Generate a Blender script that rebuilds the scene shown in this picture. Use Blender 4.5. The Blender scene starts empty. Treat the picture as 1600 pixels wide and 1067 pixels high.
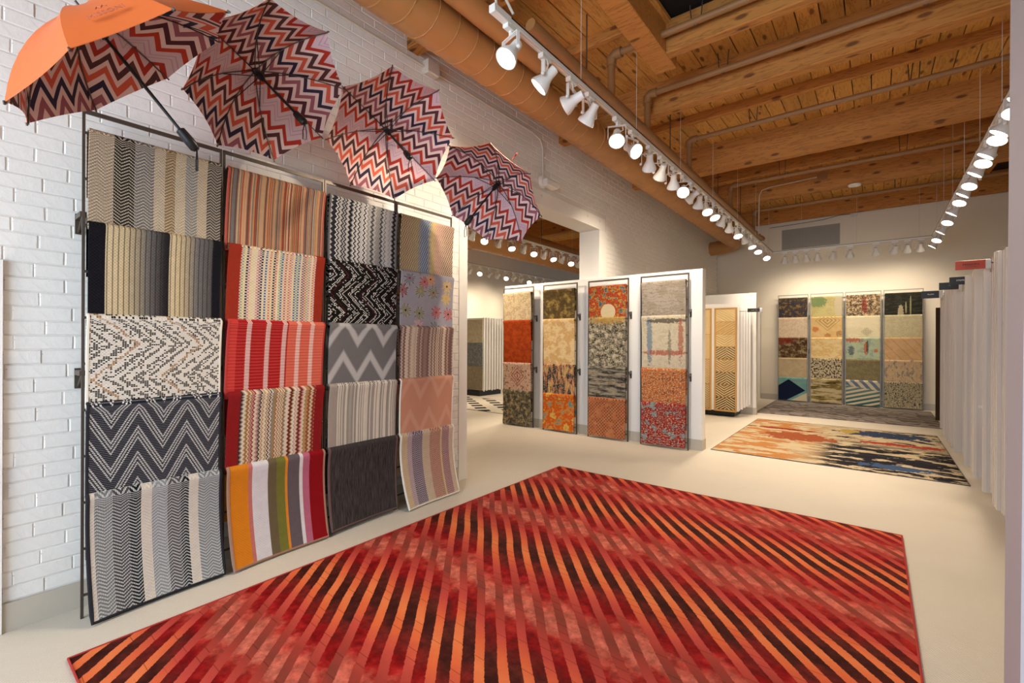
import bpy, math, random
from mathutils import Matrix, Vector
random.seed(7)
SC = bpy.context.scene
COL = SC.collection
PI = math.pi

# ------------------------------------------------------------------ camera, world, exposure
cam_d = bpy.data.cameras.new('camera'); cam = bpy.data.objects.new('camera', cam_d); COL.objects.link(cam)
cam_d.sensor_width = 36; cam_d.lens = 718.5 / 1600 * 36; cam_d.clip_start = .05
YAW, ROLL, EYE = .668, .004, 1.33
cam.matrix_world = Matrix.Translation((0, 0, EYE)) @ Matrix.Rotation(YAW, 4, 'Z') @ Matrix.Rotation(PI / 2, 4, 'X') @ Matrix.Rotation(ROLL, 4, 'Z')
SC.camera = cam
SC.view_settings.view_transform = 'Standard'; SC.view_settings.look = 'None'; SC.view_settings.gamma = 1
SC.view_settings.use_curve_mapping = False
SC.view_settings.exposure = 0.57
W = bpy.data.worlds.new('world'); SC.world = W; W.use_nodes = True
W.node_tree.nodes['Background'].inputs[0].default_value = (.62, .78, 1, 1)
W.node_tree.nodes['Background'].inputs[1].default_value = 1.0
LAMP_W = 62.0            # watts of one track spot
LAMP_COL = (1, .84, .645)
def area(name, loc, rot, sx, sy, e, col):
    d = bpy.data.lights.new(name, 'AREA'); d.shape = 'RECTANGLE'; d.size = sx; d.size_y = sy; d.energy = e; d.color = col
    o = bpy.data.objects.new(name, d); o.location = loc; o.rotation_euler = rot; COL.objects.link(o); return o
# daylight in the shop window of the wall behind the camera
area('window_daylight', (-.9, -3.02, 1.75), (PI / 2, 0, 0), 3.2, 2.3, 185, (.72, .85, 1))

# ------------------------------------------------------------------ node shorthand
def lin(h):
    h = h.lstrip('#'); r = []
    for i in (0, 2, 4):
        c = int(h[i:i + 2], 16) / 255
        r.append(c / 12.92 if c <= .04045 else ((c + .055) / 1.055) ** 2.4)
    return (*r, 1)
class V:
    def __init__(s, m, k): s.m = m; s.k = k
    def __add__(s, o): return s.m.op('ADD', s, o)
    __radd__ = __add__
    def __sub__(s, o): return s.m.op('SUBTRACT', s, o)
    def __rsub__(s, o): return s.m.op('SUBTRACT', o, s)
    def __mul__(s, o): return s.m.op('MULTIPLY', s, o)
    __rmul__ = __mul__
    def __truediv__(s, o): return s.m.op('DIVIDE', s, o)
class M:
    def __init__(s, name):
        s.mat = bpy.data.materials.new(name); s.mat.use_nodes = True; s.nt = s.mat.node_tree
        s.b = s.nt.nodes['Principled BSDF']
    def n(s, t): return s.nt.nodes.new('ShaderNode' + t)
    def ln(s, a, b):
        if isinstance(a, V): a = a.k
        s.nt.links.new(a, b)
    def put(s, sock, v):
        if isinstance(v, V): s.ln(v, sock)
        elif isinstance(v, str): sock.default_value = lin(v)
        elif isinstance(v, bpy.types.NodeSocket): s.ln(v, sock)
        else: sock.default_value = v
    def op(s, o, a, b=None, c=None):
        n = s.n('Math'); n.operation = o
        for i, x in enumerate((a, b, c)):
            if x is not None: s.put(n.inputs[i], x)
        return V(s, n.outputs[0])
    def fr(s, a): return s.op('FRACT', a)
    def fl(s, a): return s.op('FLOOR', a)
    def lt(s, a, b): return s.op('LESS_THAN', a, b)
    def gt(s, a, b): return s.op('GREATER_THAN', a, b)
    def mx(s, a, b): return s.op('MAXIMUM', a, b)
    def mn(s, a, b): return s.op('MINIMUM', a, b)
    def pp(s, a, p): return s.op('PINGPONG', a, p)
    def ab(s, a): return s.op('ABSOLUTE', a)
    def sin(s, a): return s.op('SINE', a)
    def sm(s, x, a, b):
        n = s.n('MapRange'); n.interpolation_type = 'SMOOTHSTEP'; s.put(n.inputs[0], x); n.inputs[1].default_value = a; n.inputs[2].default_value = b
        return V(s, n.outputs[0])
    def uv(s):
        n = s.n('UVMap'); p = s.n('SeparateXYZ'); s.ln(n.outputs[0], p.inputs[0]); return V(s, p.outputs[0]), V(s, p.outputs[1])
    def obj(s):
        n = s.n('TexCoord'); p = s.n('SeparateXYZ'); s.ln(n.outputs['Object'], p.inputs[0]); return [V(s, p.outputs[i]) for i in range(3)]
    def rnd(s): return V(s, s.n('ObjectInfo').outputs['Random'])
    def vec(s, x, y, z=0):
        n = s.n('CombineXYZ')
        for i, a in enumerate((x, y, z)): s.put(n.inputs[i], a)
        return n.outputs[0]
    def noise(s, v, sc, det=3, ro=.6):
        n = s.n('TexNoise'); s.ln(v, n.inputs['Vector']); n.inputs['Scale'].default_value = sc; n.inputs['Detail'].default_value = det; n.inputs['Roughness'].default_value = ro
        return V(s, n.outputs[0])
    def wn(s, a, b=0):
        n = s.n('TexWhiteNoise'); n.noise_dimensions = '2D'; s.ln(s.vec(a, b), n.inputs['Vector']); return V(s, n.outputs['Value'])
    def vor(s, v, sc, rand=1):
        n = s.n('TexVoronoi'); n.voronoi_dimensions = '2D'; s.ln(v, n.inputs['Vector']); n.inputs['Scale'].default_value = sc; n.inputs['Randomness'].default_value = rand
        return n
    def ramp(s, f, stops, kind='LINEAR'):
        n = s.n('ValToRGB'); r = n.color_ramp; r.interpolation = kind; s.put(n.inputs[0], f)
        while len(r.elements) < len(stops): r.elements.new(.5)
        for i, (p, c) in enumerate(stops): r.elements[i].position = p
        for i, (p, c) in enumerate(stops): r.elements[i].color = lin(c)
        return n.outputs[0]
    def bands(s, x, lst):
        t = sum(w for w, c in lst); a = 0; st = []
        for w, c in lst: st.append((a / t, c)); a += w
        return s.ramp(x, st, 'CONSTANT')
    def mix(s, f, a, b):
        n = s.n('Mix'); n.data_type = 'RGBA'; s.put(n.inputs[0], f); s.put(n.inputs[6], a); s.put(n.inputs[7], b); return n.outputs[2]
    def dim(s, c, f):
        n = s.n('VectorMath'); n.operation = 'SCALE'; s.put(n.inputs[0], c if not isinstance(c, str) else lin(c)[:3]); s.put(n.inputs['Scale'], f); return n.outputs[0]
    def out(s, col, rough=.9, bump=None, bs=.4, bd=.004, spec=.2, metal=0):
        s.put(s.b.inputs['Base Color'], col); s.put(s.b.inputs['Roughness'], rough); s.b.inputs['Specular IOR Level'].default_value = spec; s.b.inputs['Metallic'].default_value = metal
        if bump is not None:
            n = s.n('Bump'); n.inputs['Strength'].default_value = bs; n.inputs['Distance'].default_value = bd; s.put(n.inputs['Height'], bump); s.ln(n.outputs[0], s.b.inputs['Normal'])
        return s.mat
def plain(name, c, rough=.6, metal=0, spec=.4, var=.05, sc=8):
    m = M(name); x, y, z = m.obj(); n = m.noise(m.vec(x, y, z), sc, 3)
    return m.out(m.dim(c, n * (2 * var) + (1 - var)), rough, spec=spec, metal=metal)
def glow(name, c, s):
    m = M(name); m.b.inputs['Emission Color'].default_value = lin(c); m.b.inputs['Emission Strength'].default_value = s; return m.out(c, .4)

MT = {}
MT['white'] = plain('painted_white', '#e6e3de', .55, sc=3, var=.03)
MT['gyp'] = plain('wall_paint', '#ddd3c1', .7, sc=2, var=.03)
MT['column'] = plain('column_paint', '#aaa2a6', .7, sc=2, var=.02)
MT['wing'] = plain('wing_enamel', '#d9cec2', .5, sc=3, var=.04)
MT['rackgrey'] = plain('grey_steel', '#8f897f', .45, .3, sc=30)
MT['base'] = plain('vinyl_base', '#b9b0a2', .5, sc=5)
MT['steel'] = plain('dark_steel', '#5a5048', .42, .55, sc=30, var=.12)
MT['black'] = plain('black_plastic', '#121214', .4, sc=20)
MT['lampwhite'] = plain('lamp_enamel', '#e9e6e0', .4, sc=9, var=.03)
MT['orangepaint'] = plain('duct_paint', '#ad7a47', .5, sc=4, var=.06)
MT['pipe'] = plain('pipe_paint', '#94693f', .5, sc=6, var=.08)
MT['dark'] = plain('roof_dark', '#1c140e', .95)
MT['lens'] = glow('lamp_lens', '#fff3dc', 14)
MT['conduit'] = plain('conduit_paint', '#cfc6b8', .45)
MT['chrome'] = plain('chrome', '#c9c9c9', .25, 1)
MT['clear'] = plain('clear_plastic', '#c9c6c4', .2)
def m_brick():
    m = M('painted_brick'); x, y, z = m.obj(); v = m.vec(x, y, z); n = m.noise(v, 26, 4, .65); p = m.noise(v, 34, 2, .5)
    chip = m.sm(p, .735, .775)
    return m.out(m.mix(chip, m.dim('#e6e3de', n * .12 + .93), '#8d8378'), .55, n, .35, .006, .35)
MT['brick'] = m_brick()
def m_mortar():
    m = M('painted_mortar'); x, y, z = m.obj(); n = m.noise(m.vec(x, y, z), 40, 4)
    return m.out(m.dim('#d9d5cf', n * .2 + .88), .7, n, .5, .006)
MT['mortar'] = m_mortar()
def m_wood(name, c1, c2, c3, along, knots=True):
    m = M(name); p = m.obj(); r = m.rnd(); a = p[along]; b = p[1 - along]
    v = m.vec(a * .9 + r * 37, b * 9 + r * 11, p[2] * 9)
    n = m.noise(v, 1.6, 4, .6); g = m.fr(n * 7 + b * 3); g = m.ab(g * 2 - 1)
    c = m.ramp(n, [(.25, c1), (.5, c2), (.75, c1)])
    c = m.mix(m.sm(g, .62, .98) * .5, c, c3)
    if knots:
        k = m.vor(m.vec(a * 1.1 + r * 9, b * 3.4 + p[2] * 3 + r * 5), 1.5); d = V(m, k.outputs['Distance'])
        kk = m.lt(m.wn(r * 91, m.fl(a * .8)), .6)
        c = m.mix((1 - m.sm(d, .05, .11)) * .75, c, '#4a2208')
    c = m.dim(c, r * .3 + .85)
    return m.out(c, .6, g, .12, .002, .3)
MT['plank'] = m_wood('fir_plank', '#c48a45', '#d19c52', '#8a5520', 1)
MT['beam'] = m_wood('fir_beam', '#aa7036', '#ba7e3e', '#764419', 0)
def m_carpet():
    m = M('floor_carpet'); x, y, z = m.obj()
    s = m.sin((x * .8 + y * .6) * 520) * .5 + .5; w = m.sin((y * .8 - x * .6) * 700) * .5 + .5
    n = m.noise(m.vec(x, y), 2.2, 4); n2 = m.noise(m.vec(x, y), 160, 2)
    f = s * .10 + w * .05 + n * .10 + n2 * .14 + .76
    return m.out(m.dim('#d3c9b9', f), .95, s + w * .5, .35, .003, .1)
MT['carpet'] = m_carpet()

# ------------------------------------------------------------------ mesh helpers
ORG = {}
class MB:
    def __init__(s): s.v = []; s.f = []; s.mi = []; s.cur = 0
    def add(s, vs, fs):
        o = len(s.v); s.v += [tuple(p) for p in vs]
        for f in fs: s.f.append([i + o for i in f]); s.mi.append(s.cur)
        return s
    def box(s, x0, x1, y0, y1, z0, z1):
        return s.add([(x0, y0, z0), (x1, y0, z0), (x1, y1, z0), (x0, y1, z0), (x0, y0, z1), (x1, y0, z1), (x1, y1, z1), (x0, y1, z1)],
                     [(0, 3, 2, 1), (4, 5, 6, 7), (0, 1, 5, 4), (1, 2, 6, 5), (2, 3, 7, 6), (3, 0, 4, 7)])
    def cbox(s, x0, x1, y0, y1, z0, z1, c):
        """box with chamfered edges on all sides"""
        vs = []; 
        for zz, k in ((z0, 1), (z0 + c, 0), (z1 - c, 0), (z1, 1)):
            d = c if k else 0
            vs += [(x0 + d, y0 + d, zz), (x1 - d, y0 + d, zz), (x1 - d, y1 - d, zz), (x0 + d, y1 - d, zz)]
        fs = [(3, 2, 1, 0), (12, 13, 14, 15)]
        for k in range(3):
            for i in range(4):
                j = (i + 1) % 4; fs.append((k * 4 + i, k * 4 + j, k * 4 + 4 + j, k * 4 + 4 + i))
        return s.add(vs, fs)
    def tube(s, pts, r, n=8, closed=False):
        pts = [Vector(p) for p in pts]; L = len(pts); o = len(s.v); rr = r if isinstance(r, (list, tuple)) else [r] * L
        up = None
        for i, p in enumerate(pts):
            if closed: t = pts[(i + 1) % L] - pts[i - 1]
            else: t = (pts[min(i + 1, L - 1)] - pts[max(i - 1, 0)])
            t.normalize()
            if up is None: up = t.orthogonal().normalized()
            a = (up - t * up.dot(t)); a = a.normalized() if a.length > 1e-6 else t.orthogonal().normalized(); up = a; b = t.cross(a)
            for k in range(n):
                q = 2 * PI * (k + .5) / n; s.v.append(tuple(p + (a * math.cos(q) + b * math.sin(q)) * rr[i]))
        for i in range(L if closed else L - 1):
            for k in range(n):
                j = (i + 1) % L; s.f.append([o + i * n + k, o + i * n + (k + 1) % n, o + j * n + (k + 1) % n, o + j * n + k]); s.mi.append(s.cur)
        if not closed:
            s.f.append([o + k for k in range(n)][::-1]); s.f.append([o + (L - 1) * n + k for k in range(n)]); s.mi += [s.cur, s.cur]
        return s
    def lathe(s, prof, n=16, mat=None):
        o = len(s.v); mat = mat or Matrix()
        for r, z in prof:
            for k in range(n):
                q = 2 * PI * k / n; s.v.append(tuple(mat @ Vector((r * math.cos(q), r * math.sin(q), z))))
        for i in range(len(prof) - 1):
            for k in range(n):
                s.f.append([o + i * n + k, o + i * n + (k + 1) % n, o + (i + 1) * n + (k + 1) % n, o + (i + 1) * n + k]); s.mi.append(s.cur)
        s.f.append([o + k for k in range(n)][::-1]); s.f.append([o + (len(prof) - 1) * n + k for k in range(n)]); s.mi += [s.cur, s.cur]
        return s
    def mesh(s, name, mats, org=(0, 0, 0), smooth=False):
        me = bpy.data.meshes.new(name); ox, oy, oz = org
        me.from_pydata([(x - ox, y - oy, z - oz) for x, y, z in s.v], [], s.f)
        for m in (mats if isinstance(mats, (list, tuple)) else [mats]): me.materials.append(MT[m] if isinstance(m, str) else m)
        if max(s.mi, default=0) > 0: me.polygons.foreach_set('material_index', s.mi)
        if smooth: me.shade_smooth(); me.set_sharp_from_angle(angle=.7)
        me.update(); return me
    def build(s, name, mats, parent=None, org=None, smooth=False):
        if org is None: org = (0, 0, 0)
        wo = Vector(ORG[parent.name]) if parent else Vector((0, 0, 0))
        wc = Vector(org) if not parent else wo
        return link(name, s.mesh(name, mats, wc, smooth), parent, wc)
def link(name, me, parent=None, wc=(0, 0, 0)):
    o = bpy.data.objects.new(name, me); COL.objects.link(o)
    if parent: o.parent = parent
    else: o.location = wc
    ORG[o.name] = tuple(wc); return o
def child(name, me, parent, loc=(0, 0, 0), rot=None):
    o = bpy.data.objects.new(name, me); COL.objects.link(o); o.parent = parent; o.location = loc
    if rot: o.rotation_euler = rot
    return o
def tag(o, label=None, cat=None, group=None, kind=None):
    for k, v in (('label', label), ('category', cat), ('group', group), ('kind', kind)):
        if v: o[k] = v
    return o
def empty(name, loc, label=None, cat=None, group=None):
    o = bpy.data.objects.new(name, None); COL.objects.link(o); o.location = loc; o.empty_display_size = .1; ORG[o.name] = tuple(loc)
    return tag(o, label, cat, group)
ORD = 'first second third fourth fifth sixth seventh eighth ninth tenth eleventh twelfth thirteenth fourteenth fifteenth sixteenth seventeenth eighteenth nineteenth twentieth'.split()
TENS = {20: 'twenty', 30: 'thirty', 40: 'forty', 50: 'fifty'}
def ordinal(i):
    if i < 20: return ORD[i]
    t, u = divmod(i + 1, 10)
    return TENS[t * 10] + '-' + ORD[u - 1] if u else TENS[t * 10][:-1] + 'ieth'
def struct(name, mb, mat, org=None): return tag(mb.build(name, mat, None, org), kind='structure')

def sheet(path, w, nx, th, dfm=None):
    """thick cloth: path = [(forward, z, v)], width along local x, front = -y; uv in metres"""
    P = [Vector((p[0], p[1])) for p in path]; L = len(P); mb = MB(); uvs = []
    rows = []
    for sgn in (1, -1):
        for i in range(L):
            t = (P[min(i + 1, L - 1)] - P[max(i - 1, 0)]).normalized(); nr = Vector((-t.y, t.x))   # outward of a path that climbs the back and falls in front
            for j in range(nx + 1):
                un = j / nx; d = dfm(un, path[i][2]) if dfm else (0, 0)
                f = P[i].x + nr.x * th / 2 * sgn + d[0]; z = P[i].y + nr.y * th / 2 * sgn
                mb.v.append((un * w + d[1], -f, z)); uvs.append((un * w, path[i][2]))
    n1 = nx + 1; H = L * n1
    def q(a, b, c, d): mb.f.append([a, b, c, d]); mb.mi.append(0)
    for i in range(L - 1):
        for j in range(nx):
            a = i * n1 + j; q(a, a + n1, a + n1 + 1, a + 1); q(H + a, H + a + 1, H + a + n1 + 1, H + a + n1)
        for j in (0, nx):
            a = i * n1 + j
            if j: q(a, a + n1, H + a + n1, H + a)
            else: q(a, H + a, H + a + n1, a + n1)
    for j in range(nx):
        q(j, j + 1, H + j + 1, H + j); a = (L - 1) * n1 + j; q(a, H + a, H + a + 1, a + 1)
    return mb, uvs, rows
def set_uv(me, uvs):
    l = me.uv_layers.new(name='UVMap'); d = []
    for lp in me.loops: d += uvs[lp.vertex_index]
    l.data.foreach_set('uv', d)
def hang_path(front, back=.22, bot=.022, kick=0.0):
    p = []; R = .031; c = .019; rz = .02
    for k in range(5): p.append((c - R, -rz - back + back * k / 5, -.04 - back * (1 - k / 5)))
    for k in range(9):
        a = PI - PI * k / 8; p.append((c + R * math.cos(a), -rz + rz * math.sin(a), -.02 + .04 * k / 8 - .02))
    n = 16; L = front - rz
    for k in range(1, n + 1):
        v = L * k / n; o = bot + (c + R - bot) * math.exp(-v / .13) + kick * (k / n) ** 2.2
        p.append((o, -rz - v, v + .02))
    return p
def hung_rug(name, label, mat, loc, rz, w, front, th=.009, kick=0, curl=(0, 0), back=.22, binding=None, group=None, seed=0, skew=0):
    rn = random.Random(seed); ph = rn.uniform(0, 6); am = rn.uniform(.001, .004)
    def dfm(un, v):
        t = max(0, v / front)
        o = am * math.sin(un * 5 + ph) * t + curl[0] * (1 - un) ** 3 * t * t + curl[1] * un ** 3 * t * t
        return o, skew * t
    path = hang_path(front, back, kick=kick)
    mb, uvs, _ = sheet(path, w, 10, th, dfm)
    me = mb.mesh(name, mat, smooth=True); set_uv(me, uvs)
    if binding:
        root = empty(name, loc, label, 'rug', group); root.rotation_euler = (0, 0, rz); child('pile_face', me, root)
        e = MB(); n1 = 11; i0 = 10; L = len(path)
        H = L * n1; mid = lambda i, j: (Vector(mb.v[i * n1 + j]) + Vector(mb.v[H + i * n1 + j])) / 2
        pts = [mid(i, 0) for i in range(i0, L)] + [mid(L - 1, j) for j in range(1, 11)] + [mid(i, 10) for i in range(L - 2, i0 - 1, -1)]
        e.tube(pts, th * .75, 6); tag(child('edge_binding', e.mesh('edge_binding', binding, smooth=True), root), 'bound edge of the rug')
        return root
    o = link(name, me, None, loc); o.rotation_euler = (0, 0, rz)
    return tag(o, label, 'rug', group)
def text_mesh(txt, size, mat, ext=.0006):
    c = bpy.data.curves.new('lettering', 'FONT'); c.body = txt; c.size = size; c.align_x = 'CENTER'; c.align_y = 'CENTER'; c.extrude = ext
    o = bpy.data.objects.new('lettering_source', c); COL.objects.link(o)
    bpy.context.view_layer.update()
    me = bpy.data.meshes.new_from_object(o.evaluated_get(bpy.context.evaluated_depsgraph_get())); bpy.data.objects.remove(o); bpy.data.curves.remove(c)
    me.materials.clear(); me.materials.append(MT[mat]); me.name = 'lettering'; return me

# ------------------------------------------------------------------ the shell
DECK = lambda y: 4.13 + .044 * (y - 4.9)
fl = MB(); fl.box(-10, 2.2, -3.4, 17.2, -.1, 0); struct('floor', fl, 'carpet')
WX, OP0, OP1, OPH = -3.1, 3.22, 5.95, 2.94        # face of the brick wall, opening in it
wl = MB(); wl.box(-3.4, WX - .0032, -3.4, OP0 - .11, 0, 4.45); wl.box(-3.4, WX - .0032, OP0 - .11, OP1, 3.115, 4.45); wl.box(-3.4, WX - .0032, OP1, 12.3, 0, 4.6)
wall_left = struct('wall_left', wl, 'mortar')
for nm, b in (('wall_back', (-3.4, 2.2, 12.25, 12.4, 0, 4.75)), ('wall_right', (1.95, 2.15, -3.4, 12.3, 0, 4.7)), ('wall_room_far', (-9.7, -9.5, -1, 17.2, 0, 4.8)), ('wall_room_end', (-9.6, -3.4, 17, 17.2, 0, 4.9)), ('wall_room_near', (-9.6, -3.4, -.6, -.4, 0, 4.2))):
    m = MB(); m.box(*b); struct(nm, m, 'gyp')
m = MB(); m.box(-3.4, -2.5, -3.2, -3.05, 0, 4.1); m.box(.7, 2.2, -3.2, -3.05, 0, 4.1); m.box(-2.5, .7, -3.2, -3.05, 0, .6); m.box(-2.5, .7, -3.2, -3.05, 2.9, 4.1); struct('wall_rear', m, 'gyp')
m = MB()
for x in (-2.5, -1.45, -.4, .65): m.box(x, x + .05, -3.2, -3.1, .6, 2.9)
m.box(-2.5, .7, -3.2, -3.1, .6, .65); m.box(-2.5, .7, -3.2, -3.1, 2.85, 2.9); struct('window_1', m, 'white')
# pier near the camera on the right
m = MB(); m.add([(.236, 1.4, 0), (.85, 1.4, 0), (.85, 1.55, 0), (.236, 1.55, 0), (.252, 1.4, 4.1), (.85, 1.4, 4.1), (.85, 1.55, 4.1), (.252, 1.55, 4.1)],
              [(0, 3, 2, 1), (4, 5, 6, 7), (0, 1, 5, 4), (1, 2, 6, 5), (2, 3, 7, 6), (3, 0, 4, 7)]); struct('wall_pier', m, 'column')
# trims round the opening
m = MB(); m.cbox(-3.41, WX + .008, OP0 - .11, OP0, 0, OPH, .004); struct('trim_1', m, 'white')
m = MB(); m.cbox(-3.42, WX + .006, OP0 - .11, OP1 + .16, OPH, 3.115, .004); hd = struct('trim_2', m, 'white')
for y in (3.4, 3.93, 4.463, 5.026, 5.577, 5.927):
    b = MB(); b.lathe([(.0, 0), (.018, 0), (.018, .008), (.008, .014)], 8, Matrix.Translation((WX + .006, y, 3.046)) @ Matrix.Rotation(PI / 2, 4, 'Y')); b.build('bolt', 'mortar', hd)
m = MB(); m.cbox(-3.42, WX + .004, OP1 - .02, OP1 + .2, 0, OPH, .004); struct('trim_3', m, 'white')
m = MB(); m.cbox(WX - .01, WX + .02, .03, .205, 0, 1.69, .003); struct('trim_4', m, 'white')
m = MB(); m.box(WX - .01, WX + .008, .205, OP0 - .11, 0, .13); struct('baseboard_left', m, 'base')
m = MB(); m.box(-3.1, 1.95, 12.238, 12.25, 0, .13); struct('baseboard_back', m, 'base')
# bricks
BL, BH, CH, CLn = .203, .0677, .0632, .2008
brick_mesh = []
for k in range(5):
    rn = random.Random(k); b = MB(); j = lambda: rn.uniform(-.001, .001); c = .004
    x1 = 0; vs = []
    for xx, d in ((-.03, 0), (-c, 0), (j(), c)):
        vs += [(xx, -CLn / 2 + d + j(), -CH / 2 + d + j()), (xx, CLn / 2 - d + j(), -CH / 2 + d + j()), (xx, CLn / 2 - d + j(), CH / 2 - d + j()), (xx, -CLn / 2 + d + j(), CH / 2 - d + j())]
    fs = [(8, 9, 10, 11)]
    for r in (0, 4):
        for i in range(4): q = (i + 1) % 4; fs.append((r + i, r + q, r + 4 + q, r + 4 + i))
    b.add(vs, fs); brick_mesh.append((b, b.mesh('brick', 'brick')))
def project(x, y, z):
    fx, fy = -math.sin(YAW), math.cos(YAW); d = x * fx + y * fy
    if d < .2: return None
    return 800 + 718.5 * (x * fy - y * fx) / d, 533.5 - 718.5 * (z - EYE) / d, d
slots = []
for c in range(int(4.55 / BH)):
    z = .03 + c * BH
    for k in range(int(13.6 / BL)):
        y = -1.2 + k * BL + (BL / 2 if c % 2 else 0) + .02 * math.sin(c * 7)
        y0, y1 = y - BL / 2, y + BL / 2; lo, hi = -.6, 12.25
        if z > DECK(y) - .05 or z < .1: continue
        if z < 3.115 + BH / 2:
            if y < 4.5: hi = OP0 - .11
            else: lo = OP1 + .2
        if z < 1.69 and y < 2: lo = .205
        y0, y1 = max(y0, lo), min(y1, hi)
        if y1 - y0 < .03: continue
        y = (y0 + y1) / 2; ks = (y1 - y0) / BL
        p = project(WX, y, z); sc = 0
        if p and -30 < p[0] < 1130 and -20 < p[1] < 1090:
            hid = .5 < y < 2.85 and z < 2.28
            sc = 0 if hid else 1 / p[2] ** 2
        slots.append((sc * ks, y, z, ks))
slots.sort(reverse=True)
rest = MB()
for i, (sc, y, z, ks) in enumerate(slots):
    rn = random.Random(i); b, me = brick_mesh[i % 5]; dx = rn.uniform(-.001, .0018)
    if i < 290:
        o = child('brick', me, wall_left, (WX + dx, y, z), (rn.uniform(-.006, .006), 0, rn.uniform(-.003, .003))); o.scale = (1, ks, 1)
    else:
        rest.add([(px + WX + dx, py * ks + y, pz + z) for px, py, pz in b.v], b.f)
tag(rest.build('farther_bricks', 'brick', wall_left), kind='stuff')

# ceiling: slab, planks, beams
m = MB(); m.add([(-10, -3.4, DECK(-3.4) + .06), (2.2, -3.4, DECK(-3.4) + .06), (2.2, 17.2, DECK(17.2) + .06), (-10, 17.2, DECK(17.2) + .06), (-10, -3.4, 5.2), (2.2, -3.4, 5.2), (2.2, 17.2, 5.2), (-10, 17.2, 5.2)],
                [(0, 3, 2, 1), (4, 5, 6, 7), (0, 1, 5, 4), (1, 2, 6, 5), (2, 3, 7, 6), (3, 0, 4, 7)])
ceiling = struct('ceiling', m, 'dark')
def plank_mesh(y0, y1, w, mb=None, x=0, dz=0):
    b = mb or MB(); a, c = DECK(y0) + dz, DECK(y1) + dz
    b.add([(x, y0, a), (x + w, y0, a), (x + w, y1, c), (x, y1, c), (x, y0, a + .035), (x + w, y0, a + .035), (x + w, y1, c + .035), (x, y1, c + .035)],
          [(0, 3, 2, 1), (4, 5, 6, 7), (0, 1, 5, 4), (1, 2, 6, 5), (2, 3, 7, 6), (3, 0, 4, 7)]); return b
PW = .168
bays = [(-3.2, 2.55), (2.55, 4.92), (4.92, 7.15), (7.15, 9.45), (9.45, 12.3)]
for y0, y1 in bays:
    me = plank_mesh(y0, y1, PW - .009).mesh('plank', 'plank')
    for k in range(30):
        x = -3.4 + .006 + k * PW
        if x > 1.9: break
        if y1 < 5 and x > -1.5 and y0 < 3: 
            if y0 < 0: continue
            me2 = plank_mesh(3.98, y1, PW - .009).mesh('plank', 'plank'); child('plank', me2, ceiling, (x, 0, random.uniform(-.003, .003))); continue
        child('plank', me, ceiling, (x, 0, random.uniform(-.003, .003)))
far = MB()
for y0, y1 in bays[1:] + [(12.3, 17)]:
    for k in range(36): plank_mesh(y0, y1, PW - .009, far, -9.5 + k * PW, random.uniform(-.003, .003))
tag(far.build('farther_planks', 'plank', ceiling), kind='stuff')
def beam(x0, x1, y0, y1, z0, z1, nm='beam'):
    b = MB(); b.cbox(0, x1 - x0, -(y1 - y0) / 2, (y1 - y0) / 2, 0, z1 - z0, .006)
    return child(nm, b.mesh(nm, 'beam'), ceiling, (x0, (y0 + y1) / 2, z0))
for y, z, w in ((2.55, 3.79, .13), (4.92, 3.8, .13), (7.14, 3.82, .14), (9.45, 3.94, .14), (12.15, 4.1, .14)):
    beam(-3.3, 1.95, y - w / 2, y + w / 2, z, DECK(y) + .05); beam(-9.5, -3.4, y - w / 2, y + w / 2, z, DECK(y) + .05)
for y, z in ((3.7, 3.98), (5.93, 4.07), (8.55, 4.1), (10.8, 4.28)):
    beam(-3.1, -1.62 if y < 4 else 1.95, y - .03, y + .03, z, DECK(y) + .04, 'purlin'); beam(-9.5, -3.4, y - .03, y + .03, z, DECK(y) + .04, 'purlin')
for y in (13.5, 15): beam(-9.5, -3.4, y - .07, y + .07, 4.1, DECK(y) + .04)
# trimmer and header of the roof hatch, slab above coloured near-black for its shade
b = MB(); b.cbox(0, .19, 0, 4.22 - 1.5, 0, .3, .006); o = child('trimmer', b.mesh('trimmer', 'beam'), ceiling, (-1.62, 1.5, 3.83))
beam(-1.43, 1.95, 3.95, 4.05, 3.83, 4.12, 'header')

# ------------------------------------------------------------------ ducts, pipes, conduit
def duct(name, x, z, r, y0, y1, label, step):
    root = empty(name, (x, y0, z), label, 'duct')
    MB().tube([(x, y0, z), (x, y1, z)], r, 32).build('duct_body', 'orangepaint', root, smooth=True)
    if step:
        n = int((y1 - y0) / step * 14); pts = []
        for i in range(n):
            a = 2 * PI * i / 14; pts.append((x + (r + .001) * math.cos(a), y0 + step * i / 14, z + (r + .001) * math.sin(a)))
        MB().tube(pts, .005, 4).build('spiral_seam', 'orangepaint', root)
    return root
d = duct('spiral_air_duct', -2.5, 3.61, .16, -.5, 11.2, 'long orange-painted spiral air duct running under the beams along the brick wall', .19)
MB().tube([(-2.5, 11.2, 3.61), (-2.53, 11.35, 3.60), (-2.65, 11.5, 3.58), (-2.85, 11.58, 3.57), (-3.09, 11.6, 3.56)], .16, 24).build('elbow', 'orangepaint', d, smooth=True)
for y in (1.4, 4.6, 7.8): MB().tube([(-2.5 + .164 * math.cos(a / 8 * PI), y, 3.61 + .164 * math.sin(a / 8 * PI)) for a in range(16)], .008, 6, True).build('joint_band', 'orangepaint', d)
duct('smooth_air_duct', -2.235, 3.685, .08, -.5, 3.2, 'smooth orange-painted round pipe beside the spiral duct near the first lamp', 0)
d2 = duct('spiral_air_duct', -6.1, 3.42, .3, 2, 16, 'orange-brown duct under the ceiling of the room behind the opening', .3)
for y in (3, 6, 8.8, 12): MB().tube([(-6.1, y, 3.7), (-6.1, y, DECK(y) + .02)], .012, 6).build('hanger_rod', 'steel', d2)
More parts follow.
